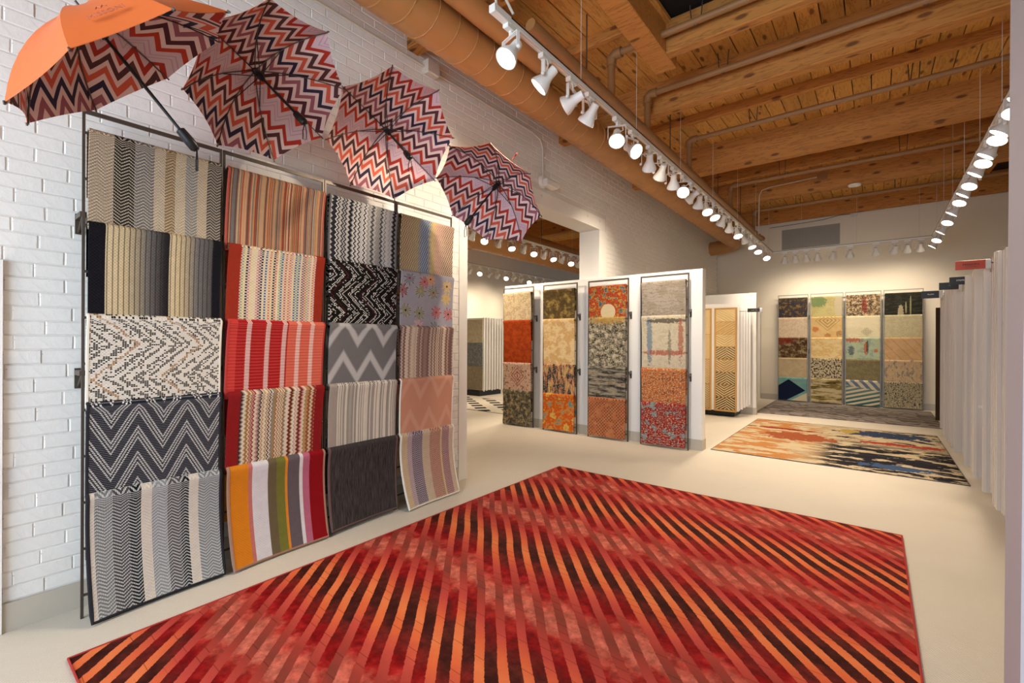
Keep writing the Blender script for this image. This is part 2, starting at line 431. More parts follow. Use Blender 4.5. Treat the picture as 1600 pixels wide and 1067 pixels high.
sp = empty('sprinkler_pipe', (-1.9, 3, 3.55), 'orange-painted sprinkler pipe with branches under the timber ceiling', 'pipe')
MB().tube([(-1.9, 2.6, 3.55), (-1.9, 11.0, 3.55)], .042, 12).build('main_pipe', 'pipe', sp, smooth=True)
MB().tube([(-1.9, 10.94, 3.55), (-1.9, 11.06, 3.55)], .055, 12).build('end_cap', 'pipe', sp, smooth=True)
for i, y in enumerate((3.86, 4.71, 6.1, 8.3, 10.2)):
    MB().tube([(-1.9, y, 3.55), (-1.9, y, 3.92)], .034, 10).build('riser', 'pipe', sp, smooth=True)
    MB().tube([(-1.9, y, 3.85), (-1.9, y, 3.92), (-1.86, y, 3.945), (-1.8, y, 3.945)], .046, 10).build('elbow_fitting', 'pipe', sp, smooth=True)
    MB().tube([(-1.82, y, 3.945), (1.9, y, 3.945)], .03, 10).build('branch_pipe', 'pipe', sp, smooth=True)
    for x in (-1.15, .3, 1.3):
        MB().tube([(x - .05, y, DECK(y) + .01), (x - .034, y, 3.93), (x, y, 3.908), (x + .034, y, 3.93), (x + .05, y, DECK(y) + .01)], .005, 5).build('hanger', 'steel', sp)
for y in (3.4, 5.4, 7.5, 9.0): MB().tube([(-1.9, y, 3.55), (-1.9, y, DECK(y) + .02)], .006, 6).build('hanger_rod', 'steel', sp)
cd = empty('wall_conduit', (-3.08, 2, 3.72), 'thin painted conduit with junction box along the top of the brick wall', 'conduit')
MB().tube([(-3.085, -.5, 3.7), (-3.085, 2.72, 3.72)], .011, 8).build('conduit_run', 'conduit', cd, smooth=True)
MB().tube([(-3.085, 2.78, 3.72), (-3.085, 4.25, 3.73), (-3.085, 4.42, 3.70), (-3.085, 4.48, 3.62), (-3.085, 4.49, 3.27)], .011, 8).build('conduit_drop', 'conduit', cd, smooth=True)
b = MB(); b.cbox(-3.1, -3.03, 2.66, 2.79, 3.66, 3.78, .008); b.build('junction_box', 'conduit', cd)
em = empty('emergency_light', (-3.1, 4.49, 3.2), 'small white emergency light on the brick wall above the opening', 'wall light')
b = MB(); b.lathe([(.07, 0), (.075, .02), (.06, .05)], 20, Matrix.Translation((-3.098, 4.47, 3.21)) @ Matrix.Rotation(PI / 2, 4, 'Y')); b.build('round_base', 'lampwhite', em, smooth=True)
b = MB(); b.cbox(-3.08, -2.99, 4.44, 4.66, 3.15, 3.24, .015); b.build('battery_case', 'lampwhite', em)
b = MB(); b.lathe([(.02, 0), (.035, .03), (.035, .05)], 14, Matrix.Translation((-3.02, 4.64, 3.19)) @ Matrix.Rotation(-PI / 2.4, 4, 'X')); b.build('lamp_head', 'lampwhite', em, smooth=True)

# ------------------------------------------------------------------ track lighting
ad = MB(); ad.cbox(-.02, .02, -.05, .05, -.035, 0, .004); ad.tube([(0, 0, -.03), (0, 0, -.065)], .012, 8); AD = ad.mesh('adapter', 'lampwhite')
yk = MB(); yk.box(-.075, .075, -.011, .011, -.068, -.063); yk.box(-.075, -.070, -.011, .011, -.165, -.063); yk.box(.070, .075, -.011, .011, -.165, -.063); YK = yk.mesh('yoke', 'lampwhite')
ho = MB(); ho.lathe([(.022, .095), (.03, .09), (.032, .04), (.036, .02), (.06, -.03), (.066, -.045), (.067, -.06), (.062, -.06), (.06, -.052)], 20); HO = ho.mesh('housing', 'lampwhite', smooth=True)
le = MB(); le.lathe([(.058, -.053), (.04, -.056), (.01, -.058)], 20); LE = le.mesh('lens', 'lens', smooth=True)
kn = MB(); kn.lathe([(.012, 0), (.012, .012), (.006, .016)], 10, Matrix.Translation((.075, 0, 0)) @ Matrix.Rotation(PI / 2, 4, 'Y')); KN = kn.mesh('tilt_knob', 'lampwhite')
cb = MB(); cb.tube([(.01, 0, -.05), (.045, .02, -.055), (.05, .03, -.09), (.025, .02, -.105), (0, .01, -.1)], .004, 5); CB = cb.mesh('flex_cord', 'lampwhite')
def spot(loc, aim, label, group, watts=1.0, size=78):
    dv = Vector(aim).normalized(); az = math.atan2(dv.y, dv.x) + PI / 2
    root = empty('track_spotlight', loc, label, 'spotlight', group); root.rotation_euler = (0, 0, az)
    tilt = math.acos(max(-1, min(1, -dv.z)))
    child('adapter', AD, root, rot=(0, 0, -az + (TRK if True else 0))); child('yoke', YK, root); child('flex_cord', CB, root)
    h = child('housing', HO, root, (0, 0, -.16), (-tilt, 0, 0)); child('lens', LE, h); child('tilt_knob', KN, h)
    d = bpy.data.lights.new('spot_beam', 'SPOT'); d.energy = LAMP_W * watts; d.color = LAMP_COL; d.spot_size = math.radians(size); d.spot_blend = .9; d.shadow_soft_size = .05
    l = bpy.data.objects.new('spot_beam', d); COL.objects.link(l); l.parent = h; l.location = (0, 0, -.085)
    return root
def track(p, q, label, wires, z=3.2):
    p, q = Vector((*p, z)), Vector((*q, z)); dirn = (q - p).normalized(); root = empty('light_track', p, label, 'light track')
    ang = math.atan2(dirn.y, dirn.x); L = (q - p).length; root.rotation_euler = (0, 0, ang)
    b = MB(); b.cbox(0, L, -.018, .018, 0, .03, .003); child('rail', b.mesh('rail', 'lampwhite'), root)
    b = MB(); b.box(0, L, -.019, .019, .0302, .036); child('dark_top', b.mesh('dark_top', 'black'), root)
    for s in (-1, 1):
        b = MB(); b.box(.02, L - .02, s * .012 - .003, s * .012 + .003, -.004, .001); child('conductor_lip', b.mesh('conductor_lip', 'conduit'), root)
    for t in wires:
        w = p + dirn * t; h = DECK(w.y) - z
        b = MB(); b.tube([(t, 0, .03), (t, 0, h)], .0022, 5); child('suspension_wire', b.mesh('suspension_wire', 'conduit'), root)
    return root, ang
lt1, _ = track((-1.7, 2.06), (-1.7, 10.96), 'long white light track hung beside the spiral duct over the left side', (.9, 1.9, 3.1, 4.4, 5.8, 7.2, 8.5))
b = MB(); b.cbox(-.1, .05, -.022, .022, -.012, .036, .004); child('feed_box', b.mesh('feed_box', 'lampwhite'), lt1)
b = MB(); b.tube([(-.06, 0, .03), (-.07, 0, .12), (-.02, .0, .16), (.04, 0, .12), (.07, -.02, .06)], .008, 8); child('feed_cable', b.mesh('feed_cable', 'conduit', smooth=True), lt1)
lt2, _ = track((-1.68, 10.98), (.8, 10.98), 'short light track along the back wall joining the two long tracks', (.5, 1.4, 2.3))
lt3, _ = track((.8, 10.96), (.8, 2.4), 'white light track on the right above the wing display panels', (.6, 1.6, 2.6, 3.6, 4.6, 5.6))
lt4, _ = track((-5.14, 3.4), (-5.14, 9.1), 'white light track in the room behind the opening, nearer one', (1, 2.5, 4, 5.2))
lt5, _ = track((-7.72, 5.5), (-7.72, 13), 'thin light track along the far white wall beyond the opening', (2.7, 3.8, 5.0))
TRK = 0
YL = [2.13, 2.49, 2.83, 3.09, 3.56, 3.87, 4.27, 4.58, 4.94, 5.26, 5.55, 5.85, 6.18, 6.51, 6.94, 7.37, 7.86, 8.35, 8.9, 9.46, 10.29]
AL = [(-.15, -.55, -.8), (-.75, -.35, -.8), (-1, -.15, -.35), (-.7, .15, -.75), (.25, -.55, -.8), (.75, -.25, -.55), (-.35, .75, -.75), (-.55, .6, -.7), (-.25, .6, -.8), (.2, -.7, -.6), (-.9, .1, -.5),
      (-.3, .5, -.8), (.3, -.4, -.9), (.35, -.3, -.9), (-.5, .4, -.8), (-.2, .7, -.7), (.25, -.3, -.9), (.2, .7, -.7), (.3, -.2, -.9), (.2, -.4, -.9), (.3, -.5, -.8)]
for i, (y, a) in enumerate(zip(YL, AL)):
    spot((-1.7, y, 3.2), a, 'white track spotlight, ' + ordinal(i) + ' from the near end of the left track', 'spotlights on the left track', .72 if i in (6, 7, 8) else 1)
TRK = PI / 2
for i, x in enumerate([-1.47, -1.28, -1.09, -.9, -.65, -.38, .01, .28, .46, .64]):
    spot((x, 10.98, 3.2), (random.uniform(-.25, .25), 1, -1.05), 'white track spotlight, ' + ordinal(i) + ' from the left on the back track', 'spotlights on the back track', .25, 105)
TRK = 0
for i, y in enumerate([4.62, 4.87, 5.24, 5.43, 5.81, 6.05, 6.38, 6.84, 7.19, 7.58, 8.14, 8.73, 9.42, 10.13, 10.7]):
    a = (-.35, -.35, -.9) if i % 2 else (-.6, .1, -.85)
    spot((.8, y, 3.2), a, 'white track spotlight, ' + ordinal(i) + ' from the near end of the right track', 'spotlights on the right track', .5)
for i, y in enumerate([3.7, 4.1, 4.5, 4.9, 5.46, 5.76, 6.13, 6.49, 6.85, 7.18, 7.53, 7.85, 8.19, 8.55, 8.87]):  # first four are added, out of view, to brighten the partition's left racks
    spot((-5.14, y, 3.2), (.35, .8, -.6) if i < 4 else [(-.6, .1, -.75), (.4, -.5, -.8), (-.75, .25, -.7), (.4, -.3, -.85)][i % 4], 'white track spotlight, ' + ordinal(i) + ' from the near end of the nearer track beyond the opening', 'spotlights beyond the opening', 1.05)
for i, y in enumerate([8.12, 8.49, 8.85, 9.18, 9.53, 9.86, 10.2, 10.57, 10.91, 11.31]):
    spot((-7.72, y, 3.2), [(-1, .2, -.6), (.35, -.6, -.7), (-1, -.2, -.6)][i % 3], 'white track spotlight, ' + ordinal(i) + ' from the near end of the far track beyond the opening', 'spotlights along the far wall', .9)
# ------------------------------------------------------------------ rug patterns (u across, v down, metres)
def weave(m, u, v, a=.09, s=420):
    return m.sin(u * s) * m.sin(v * s) * a + (1 - a * .5)
def herring(m, u, v, cw, step, slope, th): return m.lt(m.fr((v + m.pp(u, cw) * slope) / step), th)
def fin(m, c, u, v, rough=.95, bs=.35, s=420):
    h = m.sin(u * s) * m.sin(v * s)
    return m.out(m.dim(c, m.noise(m.vec(u, v), 25, 3) * .22 + .74), rough, h, bs, .002, .1)
def r_herring(name, lst, light, W=.57, cw=.03, step=.016, slope=.75, th=.42):
    m = M(name); u, v = m.uv(); base = m.bands(u / W, lst)
    k = herring(m, u, v, cw, step, slope, th) * m.lt(m.fr(u / .0062), .72)
    return fin(m, m.mix(k * .8, base, light), u, v)
def r_stripes(name, W, stops, lines=None, lw=.018, lth=.25, zig=0, per=.012, kind='LINEAR', edge=None, lk=.8):
    m = M(name); u, v = m.uv(); x = u + m.pp(v, per) * zig if zig else u
    c = m.ramp(x / W, stops, kind)
    if lines: c = m.mix(m.lt(m.fr(x / lw), lth) * lk, c, lines)
    if edge: c = m.mix(m.mx(m.lt(u, edge[0]), m.gt(u, W - edge[1])), c, edge[2])
    return fin(m, c, u, v)
def r_random(name, W, cols, w=.006, zig=0, per=.01, seed=1, edge=None, dots=None, dotp=.012):
    m = M(name); u, v = m.uv(); x = u + m.pp(v, per) * (zig / per) if zig else u
    k = m.wn(m.fl(x / w), seed); c = m.bands(k, [(1, q) for q in cols])
    if dots: c = m.mix(m.lt(m.fr(v / dotp + m.fl(x / w) * .5), .36), c, dots)
    if edge: c = m.mix(m.mx(m.lt(u, edge[0]), m.gt(u, W - edge[1])), c, edge[2])
    return fin(m, c, u, v)
def r_dash(name, base, ink, acc, per=.14, gap=.075, seed=2, dens=.8, lw=.2, ph=.03, speck=.07, hor=True):
    m = M(name); u, v = m.uv(); cu, cv = m.fl(u / .009), m.fl(v / .0075)
    a, b = (cu * .009, cv * .0075) if hor else (cv * .0075, cu * .009)
    z = a + m.pp(b + ph, per) * -1.05; q = z / gap + 10; f = m.fr(q); w = m.wn(cu, cv + seed)
    on = m.mx(m.lt(f, lw) * m.lt(w, dens), m.lt(m.fr(q * .5 + .31), .10) * m.lt(w, .75)); on = m.mx(on, m.lt(w, speck))
    sh = m.lt(m.fr(v / .0075), .82) * m.lt(m.fr(u / .009), .9)
    acc_on = m.lt(m.fr(z / (gap * 5) + 10), .06)
    return fin(m, m.mix(on * sh, base, m.mix(acc_on, ink, acc)), u, v)
def r_chev(name, base, light, hw=.105, slope=1.9, gap=.13, lines=((0, .11), (.2, .11), (.42, .1)), wv=.009):
    m = M(name); u, v = m.uv(); z = (v - m.pp(u + .02, hw) * slope) / gap + 10; f = m.fr(z); on = None
    for p, w in lines:
        k = m.lt(m.fr(z - p + 1), w); on = k if on is None else m.mx(on, k)
    dash = m.lt(m.fr(v / wv + m.fl(u / .012) * .5), .62)
    return fin(m, m.mix(on * dash, m.mix(m.lt(m.fr(v / wv), .2) * .35, base, light), light), u, v)
def r_softchev(name, base, light, hw, slope, gap, w, rib=260, kk=.8):
    m = M(name); u, v = m.uv(); z = m.fr((v + m.pp(u, hw) * slope) / gap + 10); k = m.sm(m.ab(z - .5), w, w * .35)
    c = m.mix(k * kk, base, light); r = m.sin(v * rib * 2) * m.sin(u * rib * 2)
    return m.out(m.dim(c, r * .16 + .95), .95, r, .4, .002, .1)
def r_redrib():
    m = M('red_rib'); u, v = m.uv(); c = m.bands(u / .57, [(.08, '#b8322c'), (.52, '#a01a1c'), (.4, '#d26a52')]); c = m.mix(m.lt(u, .045), c, '#c23c36')
    rib = m.sin(v * 330) * .5 + .5; c = m.mix(rib * .45, c, '#d94f46')
    x = u + m.pp(v, .008) * 1.0; on = None
    for p in (.105, .215, .315, .405, .495):
        for q in (0, .009, .018):
            k = m.lt(m.ab(x - p - q), .0028); on = k if on is None else m.mx(on, k)
    return m.out(m.dim(m.mix(on, c, '#e6cfc4'), .85), .95, rib, .5, .004, .1)
def r_floral():
    m = M('floral'); u, v = m.uv(); vc = m.vec(u, v); n = m.vor(vc, 7, .65); d = V(m, n.outputs['Distance']); p = m.n('SeparateXYZ'); m.ln(n.outputs['Position'], p.inputs[0])
    du, dv = u - V(m, p.outputs[0]), v - V(m, p.outputs[1])
    ang = m.op('ARCTAN2', du, dv); r = m.op('SQRT', du * du + dv * dv); k = m.n('SeparateColor'); m.ln(n.outputs['Color'], k.inputs[0]); h = V(m, k.outputs[0])
    pet = m.ab(m.sin(ang * 3.5 + h * 9)); fine = m.gt(m.sin(ang * 17), -.75)
    on = m.lt(r, pet * .034 + .027); col = m.bands(h, [(1, '#d98a3f'), (1, '#7a2535'), (1, '#2f5a75'), (1, '#c79a9c'), (1, '#7d7a55'), (1, '#c9a04e'), (1, '#5d6676'), (1, '#b3404a')])
    c = m.mix(on, '#a6a0a6', m.mix(fine * .95, '#d8cdbd', col)); c = m.mix(m.lt(r, .009), c, m.bands(m.fr(h * 7.3), [(1, '#b02c34'), (1, '#d9a53c'), (1, '#3a2a2e')]))
    return fin(m, c, u, v)
def r_plain(name, c, c2, su=200, sv=8, a=.5):
    m = M(name); u, v = m.uv(); n = m.noise(m.vec(u * su, v * sv), 1, 4, .7); return m.out(m.mix(m.sm(n, .35, .7) * a, c, c2), .95, n, .5, .004, .1)
def antique(name, cols, base, sc=9, st=(1, 1), seed=0, wear=.5, fine=45, soft=False, extra=None, lo=.39, hi=.61):
    m = M(name); u, v = m.uv(); n1 = m.noise(m.vec(u * st[0] + seed * 3.7, v * st[1] + seed), sc, 8, .72); k = len(cols)
    stops = [((lo + (hi - lo) * (i - .0) / max(1, k - 1)) if i else 0, c) for i, c in enumerate(cols)]
    c = m.ramp(n1, stops, 'LINEAR' if soft else 'CONSTANT')
    n2 = m.noise(m.vec(u + seed, v * 1.6), fine, 4, .7); c = m.mix(m.sm(n2, .66 - wear * .3, .70 - wear * .25) * .85, c, base)
    if extra: c = extra(m, u, v, c)
    n3 = m.noise(m.vec(u * 5, v * 120), 1, 3); return m.out(m.dim(c, n3 * .3 + .66), .95, n2, .35, .003, .1)
def blob(m, u, v, cu, cv, ru, rv, k=1.2, sc=14, seed=0):
    n = m.noise(m.vec(u + seed, v - seed), sc, 4, .65); a, b = (u - cu) / ru, (v - cv) / rv
    return m.lt(a * a + b * b + (n - .5) * k, 1)
def paint(*bl):
    def f(m, u, v, c):
        for i, (cu, cv, ru, rv, col, k) in enumerate(bl): c = m.mix(blob(m, u, v, cu, cv, ru, rv, k * 3.2, 34, i * 1.7) * .75, c, col)
        return c
    return f
def diag(m, u, v, c):
    w1 = m.lt(m.fr((u * .3 + v) / .085), .5); up = m.lt(v + u * -.18, .1)
    w2 = m.lt(m.fr((u - v * .75) / .15), .5); g = m.ramp(v / .5, [(.3, '#6f8b86'), (.65, '#55756c'), (.9, '#2f6364')])
    low = m.mix(w1, g, '#d6c6a8'); hi = m.mix(w2, '#6d7c8f', '#d8caae'); return m.mix(up, low, hi)
def polygon(m, u, v, c):
    a = m.gt(v - .04, m.ab(u - .2) * .75); b = m.lt(v + u * .65, .62); n = a * b
    return m.mix(m.gt(u * .6 + v, .66), m.mix(n, c, '#161f35'), '#c9b89b')
def medallion(col, cu, cv, s):
    def f(m, u, v, c):
        d = m.ab(u - cu) + m.ab(v - cv); r = m.lt(m.fr(d / s), .35) * m.lt(d, s * 3.2); return m.mix(r * .8, c, col)
    return f
def dotted(col, s=.02):
    def f(m, u, v, c):
        a, b = m.fr((u + v) / s) - .5, m.fr((u - v) / s + 9) - .5; k = m.lt(a * a + b * b, .09) * m.gt(m.noise(m.vec(u, v), 7), .45); return m.mix(k * .85, c, col)
    return f
def hrelief(m, u, v, c):
    x = v + m.noise(m.vec(u * 2.2, v * 2), 4, 4) * .16; return m.mix(m.lt(m.fr(x / .042), .07) * .8, c, '#4e463c')
def swirls(col, sc=26, t=.5):
    def f(m, u, v, c):
        n = m.noise(m.vec(u, v), sc, 2, .4); return m.mix(m.lt(m.ab(n - t), .035), c, col)
    return f
K = '#1f1a1b'
RW = .57
zz = dict(kind='CONSTANT')
LEFT = [
 [('tan, black and grey herringbone rug sample at the top of the first column', r_herring('herring_tan', [(16, '#9c8771'), (14, '#2a2522'), (14, '#6f6a68'), (8, '#b3a088'), (8, '#8a6f4c'), (8, '#bba88c'), (10, '#85837f'), (8, '#b5a187'), (14, '#4d4945')], '#d3c1a6'), None),
  ('black-bordered rug sample with cream to charcoal stripes, second in the first column', r_stripes('cream_charcoal', RW, [(.1, '#d6c09a'), (.22, '#cdb78f'), (.4, '#6d6864'), (.52, '#2e2a2b'), (.555, '#241f20'), (.56, '#d6c09a'), (.64, '#cbb48c'), (.78, '#726d69'), (.9, '#55514f')], '#2b2728', .0215, .22, edge=(.06, .05, '#19171c'), lk=.7), None),
  ('ivory rug sample with broken black and brown chevron dashes', r_dash('ivory_dash', '#ded5c8', '#231f1d', '#9c7446', per=.17, gap=.055, lw=.3, speck=.16, dens=.85), 'ivory'),
  ('navy rug sample with tall white zigzags, fourth in the first column', r_chev('navy_zigzag', '#24242f', '#d6d2cd'), 'navyb'),
  ('grey herringbone rug sample with cream stripes and black border near the floor', r_herring('herring_grey', [(3, '#cdbfae'), (9, '#787776'), (9, '#4a4546'), (6, '#1a181a'), (6, '#d2c2b0'), (9, '#8d8e8f'), (8, '#544e4f'), (5, '#1c1a1c'), (6, '#d2c2b0'), (16, '#7d7f80')], '#d5d6d3', th=.47), 'navyb')],
 [('fringed rug sample of fine red, tan and brown vertical stripes', r_random('fine_red', RW, ['#a34a38', '#c58a62', '#8a5a3f', '#b99a74', '#6e5247', '#c9a783', '#9b3c31', '#c58a62', '#77716e', '#a8805a'], .0055, seed=3), 'fringe'),
  ('cream rug sample with coloured dotted stripes between brick-red borders', r_random('dotted_cream', RW, ['#d9b08e', '#3a3344', '#c77a58', '#e0cba6', '#b5655a', '#4f6688', '#d9c08a', '#9aa37e', '#c98b8b', '#d8c09c', '#8a5f67'], .012, seed=11, edge=(.065, .045, '#98311f'), dots='#e6d8bd', dotp=.017), None),
  ('ribbed red rug sample with white zigzag lines and a coral side', r_redrib(), 'redb'),
  ('cream rug sample of fine coloured zigzags between dark red borders', r_random('zigzag_cream', RW, ['#dccbb4', '#a06b3f', '#d8c4aa', '#4d2a28', '#e0d2bd', '#b98b63', '#8b2f2c', '#e0d0b8', '#c48c86', '#d9c8ae', '#8e8377', '#a8834f'], .0078, .012, .013, seed=22, edge=(.062, .045, '#8a1d1d')), None),
  ('boldly striped rug sample in orange, white, olive, grey, pink and red', r_stripes('bold', RW, [(0, '#d8811f'), (.18, '#c4736b'), (.22, '#d9d2d4'), (.38, '#6b5c43'), (.47, '#767333'), (.565, '#e0882c'), (.59, '#665a5d'), (.725, '#ded6d6'), (.765, '#b9667c'), (.84, '#8f1118')], kind='CONSTANT'), 'tanb')],
 [('grey and black fine zigzag rug sample at the top of the third column', r_random('zigzag_grey', RW, ['#aaa6a2', '#8b8784', '#c9c5bf', '#26242a', '#b5b1ac', '#989490', '#cfcac4', '#2e2c33'], .011, .018, .018, seed=6), 'greyb'),
  ('black rug sample with white dashed arrows and a maroon zigzag', r_dash('black_dash', '#16130f', '#d9d3cb', '#5c1f2b', per=.13, gap=.046, lw=.2, dens=.86, speck=.03, seed=8), None),
  ('mid-grey rug sample with a wide pale zigzag, third in its column', r_softchev('grey_zigzag', '#6f6b6a', '#bdb9b5', .11, 1.5, .26, .22), None),
  ('speckled cream and black rug sample with a taupe border', r_random('speckle_cream', RW, ['#c9bcab', '#59524d', '#d5c9b8', '#8c8177', '#d9cdbc', '#6f655f'], .0085, seed=31, edge=(.05, .03, '#a5978b'), dots='#e0d6c7', dotp=.008), None),
  ('charcoal ribbed rug sample at the bottom of the third column', r_plain('charcoal_rib', '#2b2524', '#57504e', 190, 9, .8), 'brownb')],
 [('fine zigzag rug sample shading from brown to blue, yellow and pink', r_stripes('zigzag_rainbow', RW, [(0, '#8d6f4d'), (.15, '#9a7f5e'), (.3, '#a08f63'), (.38, '#4f7fa5'), (.5, '#4a78a0'), (.58, '#c9b266'), (.68, '#b98a80'), (.85, '#7d6259'), (1, '#6f564f')], '#d3bf9f', .022, .38, zig=.9, per=.022), None),
  ('lavender-grey rug sample printed with large daisies', r_floral(), None),
  ('mauve, beige and brown zigzag rug sample, third in the last column', r_random('zigzag_mauve', RW, ['#c9b29a', '#8a6a5f', '#d3bea5', '#a38478', '#ddc9b0', '#7d5f58', '#c2a68f'], .012, .012, .013, seed=13), None),
  ('peach rug sample with a faint tonal zigzag', r_softchev('peach', '#c98f72', '#d9aa90', .1, 1.7, .3, .2, 300, .5), 'ivory'),
  ('lilac, cream and coral herringbone rug sample at the bottom of the last column', r_herring('herring_lilac', [(10, '#c7ad82'), (8, '#a8909a'), (18, '#5f5470'), (14, '#c0a98b'), (20, '#a96c55'), (3, '#cfb475'), (14, '#96606a'), (10, '#c9ac92')], '#ddcdbb', step=.016), 'ivory')]]
MT['ivory'] = plain('ivory_binding', '#d8cdbd', .9); MT['navyb'] = plain('black_binding', '#18171d', .9); MT['fringe'] = plain('red_fringe', '#a34636', .9)
MT['redb'] = plain('red_binding', '#a5302a', .9); MT['tanb'] = plain('tan_binding', '#96705a', .9); MT['greyb'] = plain('grey_binding', '#5b5757', .9); MT['brownb'] = plain('brown_binding', '#5e4642', .9)
def sq(mb, p, q, s):
    p, q = Vector(p), Vector(q); return mb.box(min(p.x, q.x) - s, max(p.x, q.x) + s, min(p.y, q.y) - s, max(p.y, q.y) + s, min(p.z, q.z), max(p.z, q.z)) if abs(p.z - q.z) > .01 else mb.box(min(p.x, q.x), max(p.x, q.x), min(p.y, q.y), max(p.y, q.y), p.z - s, p.z + s)
def rack(label, o, rz, w, h, rungs, brackets, depth, pr=.0055, mat='steel', group=None):
    """ladder rack: local x along the wall, front -y, wall at +depth"""
    root = empty('sample_rack', o, label, 'rack', group); root.rotation_euler = (0, 0, rz)
    for x in (pr, w - pr):
        b = MB(); b.box(x - pr, x + pr, -pr, pr, 0, h); child('post', b.mesh('post', mat), root)
    b = MB(); b.box(0, w, -pr * .9, pr * .9, h - .02, h); child('top_rail', b.mesh('top_rail', mat), root)
    b = MB(); b.tube([(pr, 0, 0), (w - pr, 0, 0)], .0065, 8); rm = b.mesh('rung', mat)
    for z in rungs: child('rung', rm, root, (0, -.01, z))
    for z in brackets:
        for x in (pr, w - pr):
            b = MB(); b.box(x - .012, x + .012, 0, depth, -.012, .012); b.box(x - .012, x + .012, depth - .006, depth, -.08, .02)
            b.tube([(x, .01, 0), (x, depth - .004, -.07)], .004, 5); child('wall_bracket', b.mesh('wall_bracket', mat), root, (0, 0, z))
    return root
YP = [.445, 1.048, 1.674, 2.276, 2.886]; RZ = [2.318 - .2205 * k for k in range(11)]
FZ = [2.335, 1.893, 1.452, 1.03, .592]
for c in range(4):
    w = YP[c + 1] - YP[c] - .006
    rack('dark steel ladder rack on the brick wall, ' + ORD[c] + ' bay counting from the near end', (-2.967, YP[c] + .004, 0), PI / 2, w, 2.432, RZ, (1.93, 1.17), .125, group='ladder racks on the brick wall')
    for r in range(5):
        lab, mt, bd = LEFT[c][r]; last = r == 4
        front = (FZ[r] - FZ[r + 1] + .035) if not last else (.575 if c != 2 else .555)
        rw = w - .036
        hung_rug('rug_sample', lab, mt, (-2.967, YP[c] + .022, FZ[r]), PI / 2, rw, front, .010 if not last else .013, kick=0 if not last else (.075, .06, .03, .08)[c],
                 curl=((.0, 0) if not last else (.03, .0)), back=.24 if r % 2 else .3, binding=bd, group='rug samples on the left wall racks', seed=c * 5 + r, skew=(.0, -.012, 0, .004)[c] if not last else (.005, .01, 0, .02)[c])

# ------------------------------------------------------------------ umbrellas
def m_chev(ang):
    m = M('umbrella_lining'); u, v = m.uv(); ca, sa = math.cos(ang), math.sin(ang); s = u * ca + v * sa; q = v * ca - u * sa
    z = (q + m.pp(s, .045) * 1.5) / .49 + 20
    pale, p2 = '#d2b2ac', '#bfa0a4'
    L = [(2.6, '#a8341e'), (2.4, pale), (2.6, '#4a2329'), (2.4, pale), (2.6, '#8d5159'), (2.2, pale), (2.6, '#2d2438'), (2.2, pale), (2.6, '#bf523a'), (2.2, pale), (2.6, '#4d2c2b'), (2.2, pale), (2.6, '#9c2c1c'), (3.0, p2), (.7, '#a98890'), (1.6, p2), (.6, '#a98890'), (2.6, p2)]
    return m.out(m.bands(m.fr(z), L), .75, spec=.2)
m = M('umbrella_orange'); x_, y_, z_ = m.obj(); MT['umb_out'] = m.out(m.dim('#cf6632', m.noise(m.vec(x_, y_, z_), 30) * .1 + .95), .5, spec=.35)
UM = [((-2.298, .482, 2.400), (.040, .662, -.749), 4.559, 1, .202, 1.03, 'umbrella with orange outside seen from its side, above the first rack bay', -.1),
      ((-2.643, 1.182, 2.733), (.705, .174, -.687), 2.09, -1, .198, -.27, 'open zigzag umbrella facing the room, second in the row above the racks', .0),
      ((-2.607, 1.978, 2.724), (.753, -.201, -.626), 1.843, -1, .194, -.3, 'open zigzag umbrella facing the room, third in the row above the racks', .0),
      ((-2.29, 2.60, 2.42), (.013, -.681, -.732), 1.768, -1, .193, -1.0, 'zigzag umbrella turned sideways beside the wall opening', .0)]
UR = .44
